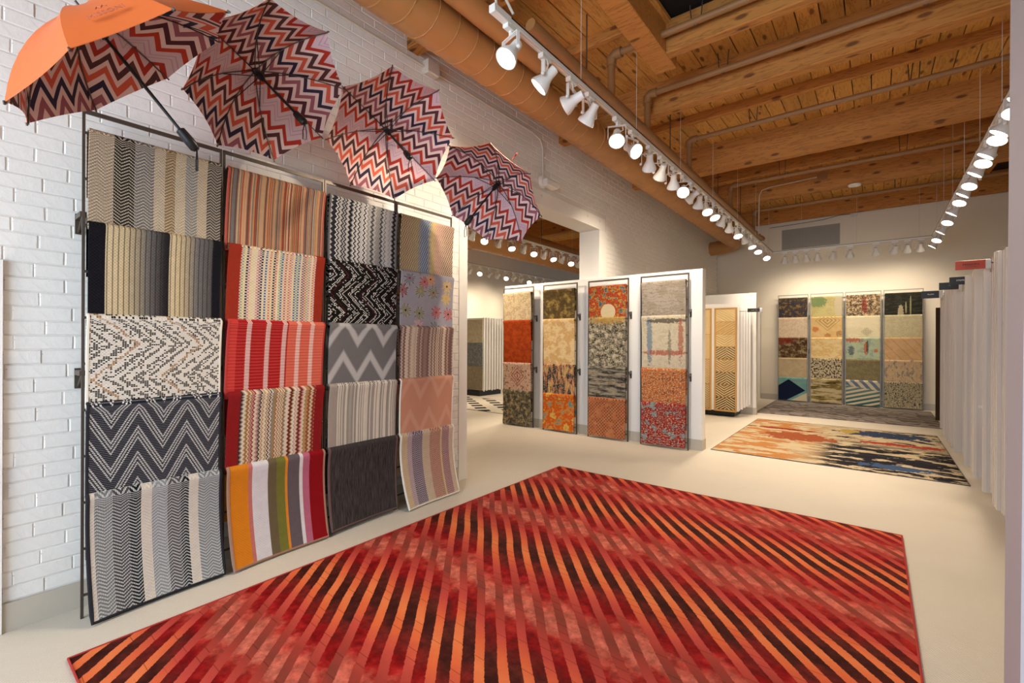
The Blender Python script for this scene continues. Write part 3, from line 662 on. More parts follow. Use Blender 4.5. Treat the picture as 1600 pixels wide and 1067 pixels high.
for ui, (c, a, rot, sg, dp, pang, lab, _) in enumerate(UM):
    a = Vector(a).normalized(); e1 = Vector((0, 0, 1)).cross(a).normalized(); e2 = a.cross(e1)
    root = empty('umbrella', c, lab, 'umbrella', 'umbrellas above the racks')
    root.matrix_world = Matrix.Translation(c) @ Matrix((e1, e2, a)).transposed().to_4x4()
    lin_m = m_chev(pang)
    def ribp(th, s):                                   # s 0 apex .. 1 rim
        return Vector((UR * s * math.cos(th), UR * s * math.sin(th), -dp * (1 - s ** 2.1)))
    NS, NT = 9, 6; ths = [rot + sg * k * PI / 4 for k in range(8)]
    for k in range(8):
        t0, t1 = ths[k], ths[(k + 1) % 8]; mb = MB(); uvs = []
        for side, off in ((0, .0), (1, -.0025)):
            base = len(mb.v); mb.cur = side
            for i in range(NS + 1):
                s = i / NS
                for j in range(NT + 1):
                    t = j / NT; p = ribp(t0, s).lerp(ribp(t1, s), t); k2 = 4 * t * (1 - t)
                    p *= 1; rim = 1 - .045 * k2 * s ** 6; p.x *= rim; p.y *= rim; p.z += .012 * k2 * s * (1 - s) * 4 + off
                    mb.v.append(tuple(p)); uvs.append((p.x, p.y))
            for i in range(NS):
                for j in range(NT):
                    q = [base + i * (NT + 1) + j, base + i * (NT + 1) + j + 1, base + (i + 1) * (NT + 1) + j + 1, base + (i + 1) * (NT + 1) + j]
                    mb.f.append(q if (side == 0) == (sg > 0) else q[::-1]); mb.mi.append(side)
        mb.cur = 0; n2 = (NS + 1) * (NT + 1); e0 = NS * (NT + 1)
        for j in range(NT): mb.f.append([e0 + j, e0 + j + 1, n2 + e0 + j + 1, n2 + e0 + j]); mb.mi.append(1)
        me = mb.mesh('canopy_panel', [lin_m, MT['umb_out']], smooth=True); set_uv(me, uvs)
        pn = child('canopy_panel', me, root)
        th = ths[k]
        b = MB(); b.tube([ribp(th, s / 10) + Vector((0, 0, .005)) for s in range(11)], .0028, 5)
        rb = child('rib', b.mesh('rib', 'steel'), root)
        b = MB(); b.tube([Vector((0, 0, -dp + .06)) + Vector((.012 * math.cos(th), .012 * math.sin(th), 0)), ribp(th, .42) + Vector((0, 0, .008))], .0026, 5); child('stretcher', b.mesh('stretcher', 'black'), rb)
        b = MB(); tp = ribp(th, 1); b.tube([tp - Vector((0, 0, .004)), tp * 1.015 + Vector((0, 0, .006))], .004, 6); child('rib_tip', b.mesh('rib_tip', 'steel'), rb)
        if ui == 0 and k == 6:                          # lettering on the orange panel turned to the room
            pc = ribp(ths[6], .84).lerp(ribp(ths[7], .84), .5); dn = (ribp(ths[6], .9).lerp(ribp(ths[7], .9), .5) - ribp(ths[6], .78).lerp(ribp(ths[7], .78), .5)).normalized()
            al = (ribp(ths[6], 1) - ribp(ths[7], 1)).normalized(); dn = (dn - al * dn.dot(al)).normalized(); nrm = al.cross(-dn)
            tm = child('lettering', text_mesh('MISSONI', .032, 'umbtext'), pn) if 'umbtext' in MT else None
            if tm is None:
                MT['umbtext'] = plain('umbrella_print', '#b5614a', .6); tm = child('lettering', text_mesh('MISSONI', .032, 'umbtext'), pn)
            tm.matrix_local = Matrix.Translation(pc + nrm * .011) @ Matrix((al, -dn, nrm)).transposed().to_4x4()
            zg = MB(); zg.tube([(-.018, 0, 0), (-.009, .01, 0), (0, 0, 0), (.009, .01, 0), (.018, 0, 0)], .0018, 4)
            lg = child('printed_zigzag', zg.mesh('printed_zigzag', 'umbtext'), pn); lg.matrix_local = Matrix.Translation(pc + nrm * .011 - dn * .032) @ Matrix((al, -dn, nrm)).transposed().to_4x4()
    if ui == 3:
        q = ribp(ths[1], .97).lerp(ribp(ths[2], .97), .55) + Vector((0, 0, -.008)); ou = Vector((q.x, q.y, 0)).normalized()
        b = MB(); b.tube([q, q + ou * .02 + Vector((0, 0, -.03)), q + ou * .045 + Vector((0, 0, -.03)), q + ou * .05 + Vector((0, 0, -.005)), q + ou * .03], .004, 6); child('tie_strap', b.mesh('tie_strap', 'redb'), root)
    b = MB(); b.tube([(0, 0, -dp - .03), (0, 0, -dp + .2), (0, 0, -dp + .46)], [.004, .007, .006], 8); child('shaft', b.mesh('shaft', 'black', smooth=True), root)
    b = MB(); b.lathe([(.008, -dp + .45), (.018, -dp + .455), (.021, -dp + .5), (.02, -dp + .535), (.011, -dp + .545)], 12); child('handle', b.mesh('handle', 'black', smooth=True), root)
    b = MB(); b.lathe([(.012, -dp + .045), (.02, -dp + .05), (.02, -dp + .07), (.012, -dp + .1)], 12); child('runner', b.mesh('runner', 'black', smooth=True), root); b = MB(); b.lathe([(.006, -dp + .004), (.02, -dp + .008), (.02, -dp + .02), (.01, -dp + .026)], 12); child('top_notch', b.mesh('top_notch', 'black', smooth=True), root)
    hd_ = Vector((0, 0, -dp + .545)); g = Matrix((e1, e2, a)) @ Vector((0, 0, -1))
    b = MB(); b.tube([hd_, hd_ + g * .04 + Vector((.012, 0, 0)), hd_ + g * .085 + Vector((.01, 0, 0)), hd_ + g * .09 + Vector((-.012, 0, 0)), hd_ + g * .045 + Vector((-.012, 0, 0)), hd_], .0028, 5); child('wrist_loop', b.mesh('wrist_loop', 'black'), root)

# ------------------------------------------------------------------ free-standing partition with four racks
pt = tag(MB().cbox(-4.78, -1.66, 5.87, 6.0, 0, 2.235, .004).build('partition', 'white', None, (-3.2, 5.93, 0)), 'long white freestanding partition behind the four abstract rug racks', 'partition')
b = MB(); b.box(-4.79, -1.652, 5.862, 6.008, 0, .13); b.build('base_strip', 'base', pt)
PXs = [(-4.73, -4.13), (-3.955, -3.36), (-3.185, -2.575), (-2.41, -1.79)]; PZs = [2.10, 1.665, .995, .56, .02]
circ = lambda m, u, v, c: m.mix(m.lt((u - .29) * (u - .29) + (v - .36) * (v - .36), .012), c, '#cdbb96')
PART = [
 [('beige worn rug sample at the top of the leftmost partition rack', antique('worn_beige', ['#a08b6c', '#b8a482', '#c4b08c'], '#cbb998', 14, seed=1)),
  ('plain rust-orange rug sample on the leftmost partition rack', antique('rust', ['#8a3312', '#9c3f17', '#a8481d'], '#7a2b10', 12, seed=2, wear=.2)),
  ('pink and red medallion rug sample on the leftmost partition rack', antique('pink_medallion', ['#6b3a36', '#c4a189', '#b58874', '#8c4438'], '#cdb49b', 20, seed=3, wear=.55, extra=medallion('#8a3833', .28, .2, .055))),
  ('grey-brown mottled rug sample at the bottom of the leftmost partition rack', antique('mottled', ['#45423b', '#6c644f', '#a08d69', '#b89f76'], '#4d483f', 16, seed=4, wear=.4))],
 [('olive and dark brown ornamental rug sample, top of the second partition rack', antique('olive', ['#4f3f27', '#5f4c2d', '#8d763f', '#9c854c'], '#756136', 7, seed=5, wear=.2)),
  ('pale gold rug sample with faint blocks on the second partition rack', antique('gold', ['#d3b283', '#c79e66', '#e0c697', '#cfae7c'], '#dcc59c', 6, seed=6, wear=.35, soft=True)),
  ('black, peach and yellow smeared rug sample on the second partition rack', antique('smear', ['#2b2826', '#46413b', '#c4825c', '#cbb16b', '#2b2826'], '#b9a78a', 7, (2.2, .6), 7, .4)),
  ('orange and teal abstract rug sample at the bottom of the second partition rack', antique('orange_teal', ['#d2ad58', '#c9591c', '#c9591c', '#c98a41', '#578b93', '#4c7f8a'], '#cf9b4f', 5, seed=8, wear=.15))],
 [('red, yellow and blue rug sample with a beige disc on the third partition rack', antique('multi', ['#2f6076', '#c79536', '#7c2226', '#c0562a', '#8b2c2b', '#c98f35'], '#a3462d', 10, seed=9, wear=.3, extra=circ)),
  ('grey and cream distressed rug sample, second on the third partition rack', antique('grey_cream', ['#3a362f', '#6d665a', '#b5a78c', '#c9bda4'], '#cdbf9f', 14, seed=10, wear=.45, extra=paint((.3, .02, .3, .07, '#b58f45', 2.0)))),
  ('grey rug sample with dark horizontal smears on the third partition rack', antique('hsmear', ['#34302c', '#5d574e', '#8f8674', '#a59a84', '#8c5a34'], '#8d8372', 9, (.45, 2.6), 11, .3)),
  ('salmon rug sample with small dark motifs, bottom of the third partition rack', antique('salmon', ['#b06b45', '#b8754f', '#c08059'], '#bf8059', 9, seed=12, wear=.2, extra=dotted('#5a2f20', .045)))],
 [('grey-taupe rug sample with carved wavy lines on the rightmost partition rack', antique('carved', ['#968a79', '#a3978a', '#a89c8a'], '#9c907e', 6, seed=13, wear=.2, extra=hrelief)),
  ('cream rug sample with red, blue and black brush marks', antique('brush', ['#c0b398', '#cdc1a8', '#c4b89c', '#bcae91'], '#d2c6ad', 8, seed=14, wear=.3, extra=paint((.1, .3, .035, .33, '#5f7a90', 1.6), (.32, .06, .26, .035, '#2a2724', 1.8), (.5, .28, .03, .26, '#a85a44', 1.8), (.3, .47, .26, .03, '#a8432f', 1.8), (.36, .4, .02, .2, '#7d7466', 2.2)))),
  ('burnt orange and cream worn rug sample on the rightmost partition rack', antique('burnt', ['#9c4a1c', '#c06a30', '#b35a25', '#7a3f22'], '#d2bd99', 9, (.7, 1.3), 15, .5)),
  ('crimson, cream and blue rug sample at the bottom of the rightmost partition rack', antique('crimson', ['#7f9294', '#8a1f20', '#9a2724', '#a12c26', '#b5532f'], '#cdbda2', 10, (.9, 1.2), 16, .45))]]
for c, (x0, x1) in enumerate(PXs):
    rack('dark steel ladder rack on the white partition, ' + ORD[c] + ' counting from the opening', (x0, 5.775, 0), 0, x1 - x0, 2.185, [2.08 - .2205 * k for k in range(10)], (1.72, .92), .095, .0075, group='ladder racks on the partition')
    for r in range(4):
        lab, mt = PART[c][r]
        hung_rug('rug_sample', lab, mt, (x0 + .03, 5.775, PZs[r]), 0, x1 - x0 - .06, PZs[r] - PZs[r + 1] + (.03 if r < 3 else -.01), .01, kick=.0 if r < 3 else .03, group='rug samples on the partition racks', seed=40 + c * 4 + r, back=.3)

# ------------------------------------------------------------------ back wall racks
BX = [(-1.75, -1.16), (-1.125, -.53), (-.5, .105), (.135, .75)]; BZ = [2.335, 1.893, 1.44, .985, .545, .02]
BACK = [
 [('dark blue and bronze mottled rug sample at the top left of the back racks', antique('bronze', ['#2c3040', '#3b3530', '#6e5535', '#8f7448'], '#5b4a35', 12, seed=20, wear=.35)),
  ('pale pinkish-cream rug sample, second in the first back column', antique('pale_pink', ['#bda78c', '#cbb69a', '#c4ae92'], '#d3c1a5', 16, seed=21)),
  ('brown floral rug sample with red corner in the first back column', antique('brown_floral', ['#4a2c22', '#5e4a33', '#94805c', '#a8946e'], '#4d4030', 11, seed=22, wear=.35, extra=paint((.05, .05, .25, .1, '#7d2a1e', 2.6)))),
  ('plain sand rug sample, fourth in the first back column', antique('sand', ['#b7a07c', '#bfa987', '#b39b78'], '#c2ad8a', 6, seed=23, wear=.3)),
  ('navy polygon rug sample on pale teal in the first back column', antique('navy_poly', ['#6f9a94', '#7fa49c', '#8fae9e'], '#86a89c', 5, seed=24, wear=.1, extra=polygon))],
 [('green and khaki landscape rug sample in the second back column', antique('landscape', ['#a59a68', '#b0a572', '#a89c6c'], '#b3a675', 4, seed=25, wear=.2, extra=paint((.12, .1, .16, .13, '#4f7048', .9), (.52, .2, .1, .3, '#b3a690', .6)))),
  ('tan rug sample with a large oriental flower, second back column', antique('oriental', ['#c7a66e', '#cdae78', '#c4a26b'], '#d0b280', 8, seed=26, wear=.25, extra=lambda m, u, v, c: paint((.08, .27, .06, .06, '#b5613a', 1.5), (.3, .4, .06, .04, '#a8623a', 2), (.5, .36, .05, .06, '#9c6a44', 2))(m, u, v, medallion('#8d7550', .3, .08, .07)(m, u, v, c)))),
  ('cream and gold marbled rug sample in the second back column', antique('marble', ['#d9bf8c', '#dcc593', '#cfa565', '#dcc797'], '#dfca9b', 4, (1, 1.6), 27, .15, soft=True)),
  ('cream rug sample with small black animal speckles', antique('speckles', ['#26201b', '#c9b796', '#cfbe9e', '#8d7a5e'], '#cdbb9a', 24, (1.2, 1), 28, .3, lo=.42, hi=.62)),
  ('cream and olive streaked rug sample at the foot of the second back column', antique('olive_streak', ['#4f4520', '#8d7a45', '#c2af85', '#c9b78f', '#b8a678'], '#c4b28a', 6, (.35, 2.2), 29, .2))],
 [('black and beige damask rug sample with a red motif, top of the third back column', antique('damask', ['#2a2320', '#6d5742', '#bca582', '#c4ad8a'], '#bfa985', 16, seed=30, wear=.45, extra=paint((.31, .22, .045, .16, '#7d2522', 1.4)))),
  ('plain cream rug sample with one small diamond motif', antique('cream_dia', ['#cfc2a0', '#d6caaa', '#d2c6a4'], '#d9ceb0', 4, seed=31, wear=.2, extra=medallion('#5a5248', .35, .33, .03))),
  ('pale aqua rug sample with orange and black flecks', antique('aqua', ['#8fa394', '#a9b59a', '#b3b890', '#9fb0a6'], '#b5bd9f', 8, seed=32, wear=.3, extra=paint((.1, .04, .18, .05, '#b5401f', 2.4), (.33, .22, .03, .13, '#b84a20', 1.2), (.5, .27, .035, .035, '#c4511f', .3), (.09, .28, .05, .1, '#3d4a58', 2.0), (.36, .2, .02, .14, '#2a2a30', 1.6)))),
  ('grey-olive heathered rug sample in the third back column', antique('heather', ['#7a6e50', '#857957', '#8f8362'], '#988c6b', 12, seed=33, wear=.4)),
  ('blue, green and white diagonal striped rug sample at the floor', antique('diag', ['#6d7c8f', '#6d7c8f'], '#7d8b99', 5, seed=34, wear=.1, extra=diag))],
 [('charcoal rug sample with pale vertical drips at the top of the last back column', antique('charcoal', ['#26251f', '#33322a', '#45433a'], '#59564a', 10, (.6, 2), 35, .25, extra=paint((.25, .4, .045, .16, '#b3a588', .8), (.4, .26, .012, .2, '#9c9a6c', .5), (.33, .3, .012, .12, '#a59f78', .5)))),
  ('pale grey-green carved rug sample, second in the last back column', antique('carved_green', ['#b0a583', '#bbb08e', '#b5aa88'], '#c4b996', 14, seed=36, wear=.45)),
  ('peach rug sample with thin diagonal lines in the last back column', antique('peach_line', ['#c49d6f', '#cba67a', '#c29764'], '#cfab80', 3, seed=37, wear=.1, extra=lambda m, u, v, c: m.mix(m.lt(m.ab(m.fr((u - v * .8) / .17 + 5) - .5), .02), c, '#8d6a48'))),
  ('beige and grey rippled rug sample, fourth in the last back column', antique('ripple', ['#8a7d72', '#c9ad88', '#c4a27b', '#9c8e80'], '#d3ba95', 7, (1.8, .8), 38, .45)),
  ('cream rug sample covered with small dark swirls', antique('swirl', ['#b5a684', '#bcae8c', '#c2b492'], '#c9bb98', 8, seed=39, wear=.2, extra=swirls('#3d3d3f', 28)))]]
for c, (x0, x1) in enumerate(BX):
    rack('slim grey ladder rack on the back wall, ' + ORD[c] + ' counting from the door side', (x0, 12.09, 0), 0, x1 - x0, 2.41, [2.30 - .2205 * k for k in range(11)], (1.93, 1.17),   .15, .007, 'rackgrey', group='ladder racks on the back wall')
    for r in range(5):
        lab, mt = BACK[c][r]
        hung_rug('rug_sample', lab, mt, (x0 + .02, 12.09, BZ[r]), 0, x1 - x0 - .04, BZ[r] - BZ[r + 1] + (.03 if r < 4 else -.01), .01, kick=.0 if r < 4 else .02, group='rug samples on the back wall racks', seed=70 + c * 5 + r, back=.3)

# ------------------------------------------------------------------ rugs on the floor
def floor_rug(name, label, mat, x0, x1, y0, y1, th, edge, rz=0.0):
    root = empty(name, ((x0 + x1) / 2, (y0 + y1) / 2, 0), label, 'rug'); root.rotation_euler = (0, 0, rz); a, b_ = (x1 - x0) / 2, (y1 - y0) / 2
    mb = MB(); nx, ny = 24, 24; uvs = []; rn = random.Random(3)
    for j in range(ny + 1):
        for i in range(nx + 1):
            x, y = -a + 2 * a * i / nx, -b_ + 2 * b_ * j / ny; e = i in (0, nx) or j in (0, ny)
            mb.v.append((x, y, th * (.55 if e else 1) + (0 if e else rn.uniform(-.0008, .0008)))); uvs.append((x + a, y + b_))
    for j in range(ny):
        for i in range(nx): q = j * (nx + 1) + i; mb.f.append([q, q + 1, q + nx + 2, q + nx + 1]); mb.mi.append(0)
    me = mb.mesh('pile', mat, smooth=True); set_uv(me, uvs); child('pile', me, root)
    b = MB(); b.tube([(-a, -b_, th * .42), (a, -b_, th * .42), (a, b_, th * .42), (-a, b_, th * .42)], th * .42, 6, True); child('edge_binding', b.mesh('edge_binding', edge), root)
    return root
def m_redrug():
    m = M('red_striped_rug'); u, v = m.uv(); wob = m.noise(m.vec(u, v), 1.2, 2) * .05
    jag = m.noise(m.vec(u, v), 70, 3) * .011
    q = (u * .743 + v * .669 + wob + jag) / .096 + .2; s = m.fr(q); idx = m.fl(q)
    j = m.wn(idx, 4) * .16 + m.noise(m.vec(u * 2, v * 2), 3, 3) * .10
    ph = m.fr((v - 2.0) / .965 + j - .13 + 5); php = m.fr((v - 2.0) / .965 + j + m.noise(m.vec(u, v), 11, 4, .6) * .3 - .28 + 5)            # 0 brown/orange .5 pink
    plush = m.ramp(php, [(0, '#3f150e'), (.1, '#5a2219'), (.2, '#6b1712'), (.28, '#8a0a0c'), (.37, '#a52a22'), (.47, '#cc6c58'), (.56, '#c65e4c'), (.66, '#a5201d'), (.73, '#860709'), (.83, '#7a2019'), (.92, '#4d1c14'), (1, '#3f150e')])
    rib = m.ramp(ph, [(0, '#dd7846'), (.14, '#d2603a'), (.27, '#b8443a'), (.4, '#a03b30'), (.5, '#7f3a2c'), (.62, '#9c3a2f'), (.75, '#bd4a3c'), (.88, '#d6653a'), (1, '#dd7846')])
    n = m.noise(m.vec(u, v), 18, 5, .7); plush = m.dim(plush, m.sm(n, .28, .74) * .75 + .5)
    ln_ = m.lt(m.fr(v / .045 + m.wn(idx, 9) + u * .4), .07) * m.lt(m.wn(idx, m.fl(v / .045)), .4)
    rib = m.dim(m.mix(ln_ * .55, rib, '#3d140f'), n * .2 + .9)
    k = m.gt(s, .44); return m.out(m.mix(k, rib, plush), .85, k + n * .4, .7, .006, .1)
floor_rug('striped_rug', 'large red, orange and brown diagonally striped rug on the carpet', m_redrug(), -2.62, .15, .36, 4.14, .016, 'redb')
def m_abstract():
    m = M('abstract_floor_rug'); u, v = m.uv(); st = m.vec(u * .9, v * 2.2); n = m.noise(st, 3.0, 6, .62); n2 = m.noise(m.vec(u * 1.0 + 4, v * 2.4), 2.6, 6, .62)
    c = m.ramp(n, [(.3, '#a8957a'), (.5, '#cdb995'), (.7, '#b5a283')])
    right = m.sm(u + n2 * .5, 1.15, 1.5); low = 1 - m.sm(v + n2 * .3, 1.4, 2.0)
    c = m.mix(m.gt(n2, .47) * right * low, c, '#221f26'); c = m.mix(m.gt(n, .57) * right, c, '#2a2a33')
    left = 1 - m.sm(u, .7, 1.2); c = m.mix(m.gt(n2, .5) * left * .85, c, '#b5702a'); c = m.mix(blob(m, u, v, .75, 1.55, .42, .3, 4, 9), c, '#9c5230'); c = m.mix(blob(m, u, v, 1.9, 1.75, .55, .1, 6, 9, 3), c, '#a8402f')
    c = m.mix(blob(m, u, v, 1.75, .32, .3, .12, 5, 10, 5), c, '#3f5577'); c = m.mix(blob(m, u, v, 1.7, 2.45, .55, .25, 5, 8, 8), c, '#33405a'); c = m.mix(blob(m, u, v, 1.3, 2.5, .12, .18, 3, 9, 2), c, '#b3974d'); c = m.mix(blob(m, u, v, .5, 2.1, .5, .06, 6, 10, 9), c, '#8d2a24')
    return m.out(m.dim(c, m.noise(m.vec(u * 4, v * 90), 1, 3) * .3 + .66), .95, n2, .3, .003, .1)
floor_rug('abstract_rug', 'cream abstract floor rug with orange, black and blue patches beside the wing panels', m_abstract(), -1.59, .70, 6.0, 8.92, .012, 'greyb')
def m_greyrun():
    m = M('grey_carved_carpet'); u, v = m.uv(); n = m.noise(m.vec(u * 1.5, v * 1.2), 1.6, 2); s = m.sin((v * 22 + n * 26 + u * 6)); k = m.sm(s, .1, .5)
    return m.out(m.mix(k, '#8f857e', '#655c57'), .95, k, .4, .004, .1)
floor_rug('grey_rug', 'grey rug with wavy carved lines below the back wall racks', m_greyrun(), -1.78, .85, 9.72, 11.95, .01, 'greyb')
def m_bw():
    m = M('black_white_rug'); u, v = m.uv(); a = m.lt(m.fr((u * .8 + v * 1.1) / .62), .5); b = m.lt(m.fr((u * 1.1 - v * .9) / .5 + 7), .55); return m.out(m.mix(a * b, '#cfc6b4', '#2a2726'), .95, spec=.1)
floor_rug('black_and_white_rug', 'black and white geometric rug on the floor beyond the opening', m_bw(), -8.3, -5.2, 6.52, 8.0, .01, 'greyb')

# ------------------------------------------------------------------ wing-panel displays
pb = MB(); pb.box(.02, .93, -.006, .006, .14, 1.985); PBM = pb.mesh('panel_board', 'wing')
pf = MB(); pf.cbox(0, .024, -.012, .012, .12, 2.0, .003); pf.box(.024, .93, -.011, .011, 1.976, 2.0); pf.box(.024, .93, -.011, .011, .12, .144); PFM = pf.mesh('edge_frame', 'wing')
pc_ = MB(); pc_.box(.03, .93, -.014, .014, .0, .02); PCM = pc_.mesh('cross_bar', 'white')
hp = MB(); hp.tube([(.95, 0, .1), (.95, 0, 2.02)], .012, 8); HPM = hp.mesh('hinge_pin', 'chrome')
rd = empty('display_stand', (1.72, 6.8, 0), 'white stand carrying the right-hand row of wing panels', 'display stand')
b = MB(); b.box(1.66, 1.945, 4.3, 9.4, 2.035, 2.07); b.build('top_channel', 'white', rd); b = MB(); b.box(1.66, 1.945, 4.3, 9.4, .0, .085); b.build('bottom_channel', 'white', rd)
b = MB(); b.box(1.9, 1.945, 4.3, 9.4, 0, 2.07); b.build('back_board', 'white', rd)
rn = random.Random(12); y = 4.42; i = 0; pys = []
while y < 9.2:
    x = .735 + rn.choice((-.04, -.02, 0, .02, .05, .08)); p = empty('wing_display', (x, y, rn.uniform(-.01, .01)), 'white wing display panel, ' + ordinal(i) + ' from the near end of the row at the right', 'display panel', 'wing panels at the right')
    p.rotation_euler = (0, 0, rn.uniform(-.018, .018)); child('panel_board', PBM, p); child('edge_frame', PFM, p); child('hinge_pin', HPM, p)
    if rn.random() < .35: child('cross_bar', PCM, p, (0, 0, rn.choice((.62, .75, .9))))
    pys.append(y); i += 1; y += rn.choice((.055, .06, .07, .09, .2))
def slab_rug(label, mat, x0, x1, y0, y1, z0, z1):
    b = MB(); b.cbox(x0, x1, y0, y1, z0, z1, min(.004, (y1 - y0) / 3)); return tag(b.build('rug_sample', mat, None, ((x0 + x1) / 2, (y0 + y1) / 2, z0)), label, 'rug')
MT['brownrug'] = antique('brown_rug_edge', ['#4a3828', '#5c4630'], '#6b553b', 30); MT['rustrug'] = plain('rust_rug_edge', '#8a4f2c', .95); MT['redrug'] = plain('dark_red_rug_edge', '#7d1a14', .95)
slab_rug('dark brown rug hung on the farthest right-hand wing panel', 'brownrug', .70, 1.5, pys[-1] - .034, pys[-1] - .0135, .2, 1.85)
def near_gap(y0):
    g = sorted(((b_ - a_, (a_ + b_) / 2) for a_, b_ in zip(pys, pys[1:]) if abs((a_ + b_) / 2 - y0) < .45), reverse=True); return g[0][1]
for y0, lab, mt, z0, z1 in ((7.65, 'rust-brown rug edge showing between the wing panels below the dark signs', 'rustrug', .9, 1.85), (5.5, 'dark red rug hanging low between the near wing panels', 'redrug', .07, .62)):
    yy = near_gap(y0); slab_rug(lab, mt, .74, 1.5, yy - .006, yy + .006, z0, z1)
MT['sign_o'] = plain('sign_orange', '#b0452a', .35); MT['sign_k'] = plain('sign_black', '#262322', .35); MT['ink'] = plain('sign_ink', '#3a140c', .5); MT['inkw'] = plain('sign_white_ink', '#e8e4de', .5)
def sign(label, x0, x1, y, z0, z1, mat, txt, ink, size, under=None):
    if x0 > 0: y = min(pys, key=lambda q: abs(q - y))
    root = empty('flag_sign', ((x0 + x1) / 2, y, z0), label, 'sign', 'flag signs on the wing displays')
    b = MB(); b.cbox(x0, x1 - .03, y - .004, y + .004, z0, z1, .0015); b.build('sign_plate', mat, root)
    b = MB(); b.cbox(x1 - .03, x1, y - .006, y + .006, z0, z1, .002); b.build('plastic_holder', 'clear', root)
    b = MB(); b.tube([(x1, y, z0 - .03), (x1, y, z1 + .01)], .005, 6); b.build('mounting_rod', 'chrome', root)
    b = MB(); b.tube([(x1 - .01, y, z1 - .03), (max(x1, .80), y, z1 - .03)] if x0 > 0 else [(x0 + .01, y + .01, z0 + .02), (-1.9, y + .02, z0 + .02)], .006, 6); b.build('mounting_arm', 'chrome', root)
    t = child('lettering', text_mesh(txt, size, ink), root, (-.01, -.0052, (z1 - z0) * .53), (PI / 2, 0, 0))
    if under:
        b = MB(); b.box((x0 + x1) / 2 - .045, (x0 + x1) / 2 + .03, y - .0048, y - .004, z0 + (z1 - z0) * .27, z0 + (z1 - z0) * .3); b.build('printed_line', ink, root)
sign('orange flag sign with dark lettering above the near wing panels', .515, .72, 5.2, 1.927, 2.0, 'sign_o', 'MISSONI', 'ink', .026, 1)
sign('black flag sign lettered STRIPES below the orange sign', .584, .772, 6.4, 1.912, 1.99, 'sign_k', 'STRIPES', 'inkw', .02)
sign('black flag sign partly hidden behind the STRIPES sign', .553, .74, 6.9, 1.915, 1.995, 'sign_k', '-----', 'inkw', .012)
sign('black flag sign lettered PLUSH in front of the last back rack', .488, .69, 8.2, 1.924, 2.022, 'sign_k', 'PLUSH', 'inkw', .022)

# half-height wall with the lattice sample display
hw = tag(MB().cbox(-3.05, -1.71, 9.4, 9.47, 0, 2.245, .004).build('partition', 'white', None, (-2.4, 9.43, 0)), 'white partition behind the lattice sample display', 'partition')
b = MB(); b.box(-3.05, -1.702, 9.392, 9.478, 0, .13); b.build('base_strip', 'base', hw)
ds = empty('lattice_display', (-2.2, 8.8, 0), 'white swing display holding two boards of woven lattice samples', 'display')
b = MB(); b.cbox(-2.75, -1.87, 8.80, 8.83, .11, 2.02, .004); b.build('front_leaf', 'white', ds)
for k in range(5):
    b = MB(); x = -1.865 + .028 * k; b.cbox(-2.7, x, 8.86 + k * .07, 8.885 + k * .07, .12 + .02 * k, 2.0 - .008 * k, .003); b.build('rear_leaf', 'white', ds)
b = MB(); b.box(-2.7, -1.95, 8.86, 9.3, .02, .08); b.box(-2.5, -2.4, 9.3, 9.385, .02, 1.9); b.build('support', 'black', ds)
MT['mdf'] = plain('board_tan', '#b98f55', .7, sc=14, var=.1); MT['lattice'] = plain('lattice_cream', '#dcc79a', .8)
def lat(i, kind):
    m = M('lattice_back'); u, v, w = m.obj(); cols = ['#e0c68f', '#c79f5e', '#cdb07a', '#7a6342', '#a8875a', '#6b5636', '#7d6038', '#5a4528']
    return plain('sample_ground', cols[i % 8], .9)
boards = [(-2.74, -2.325, 4, 'mesh'), (-2.275, -1.9, 8, 'diag')]
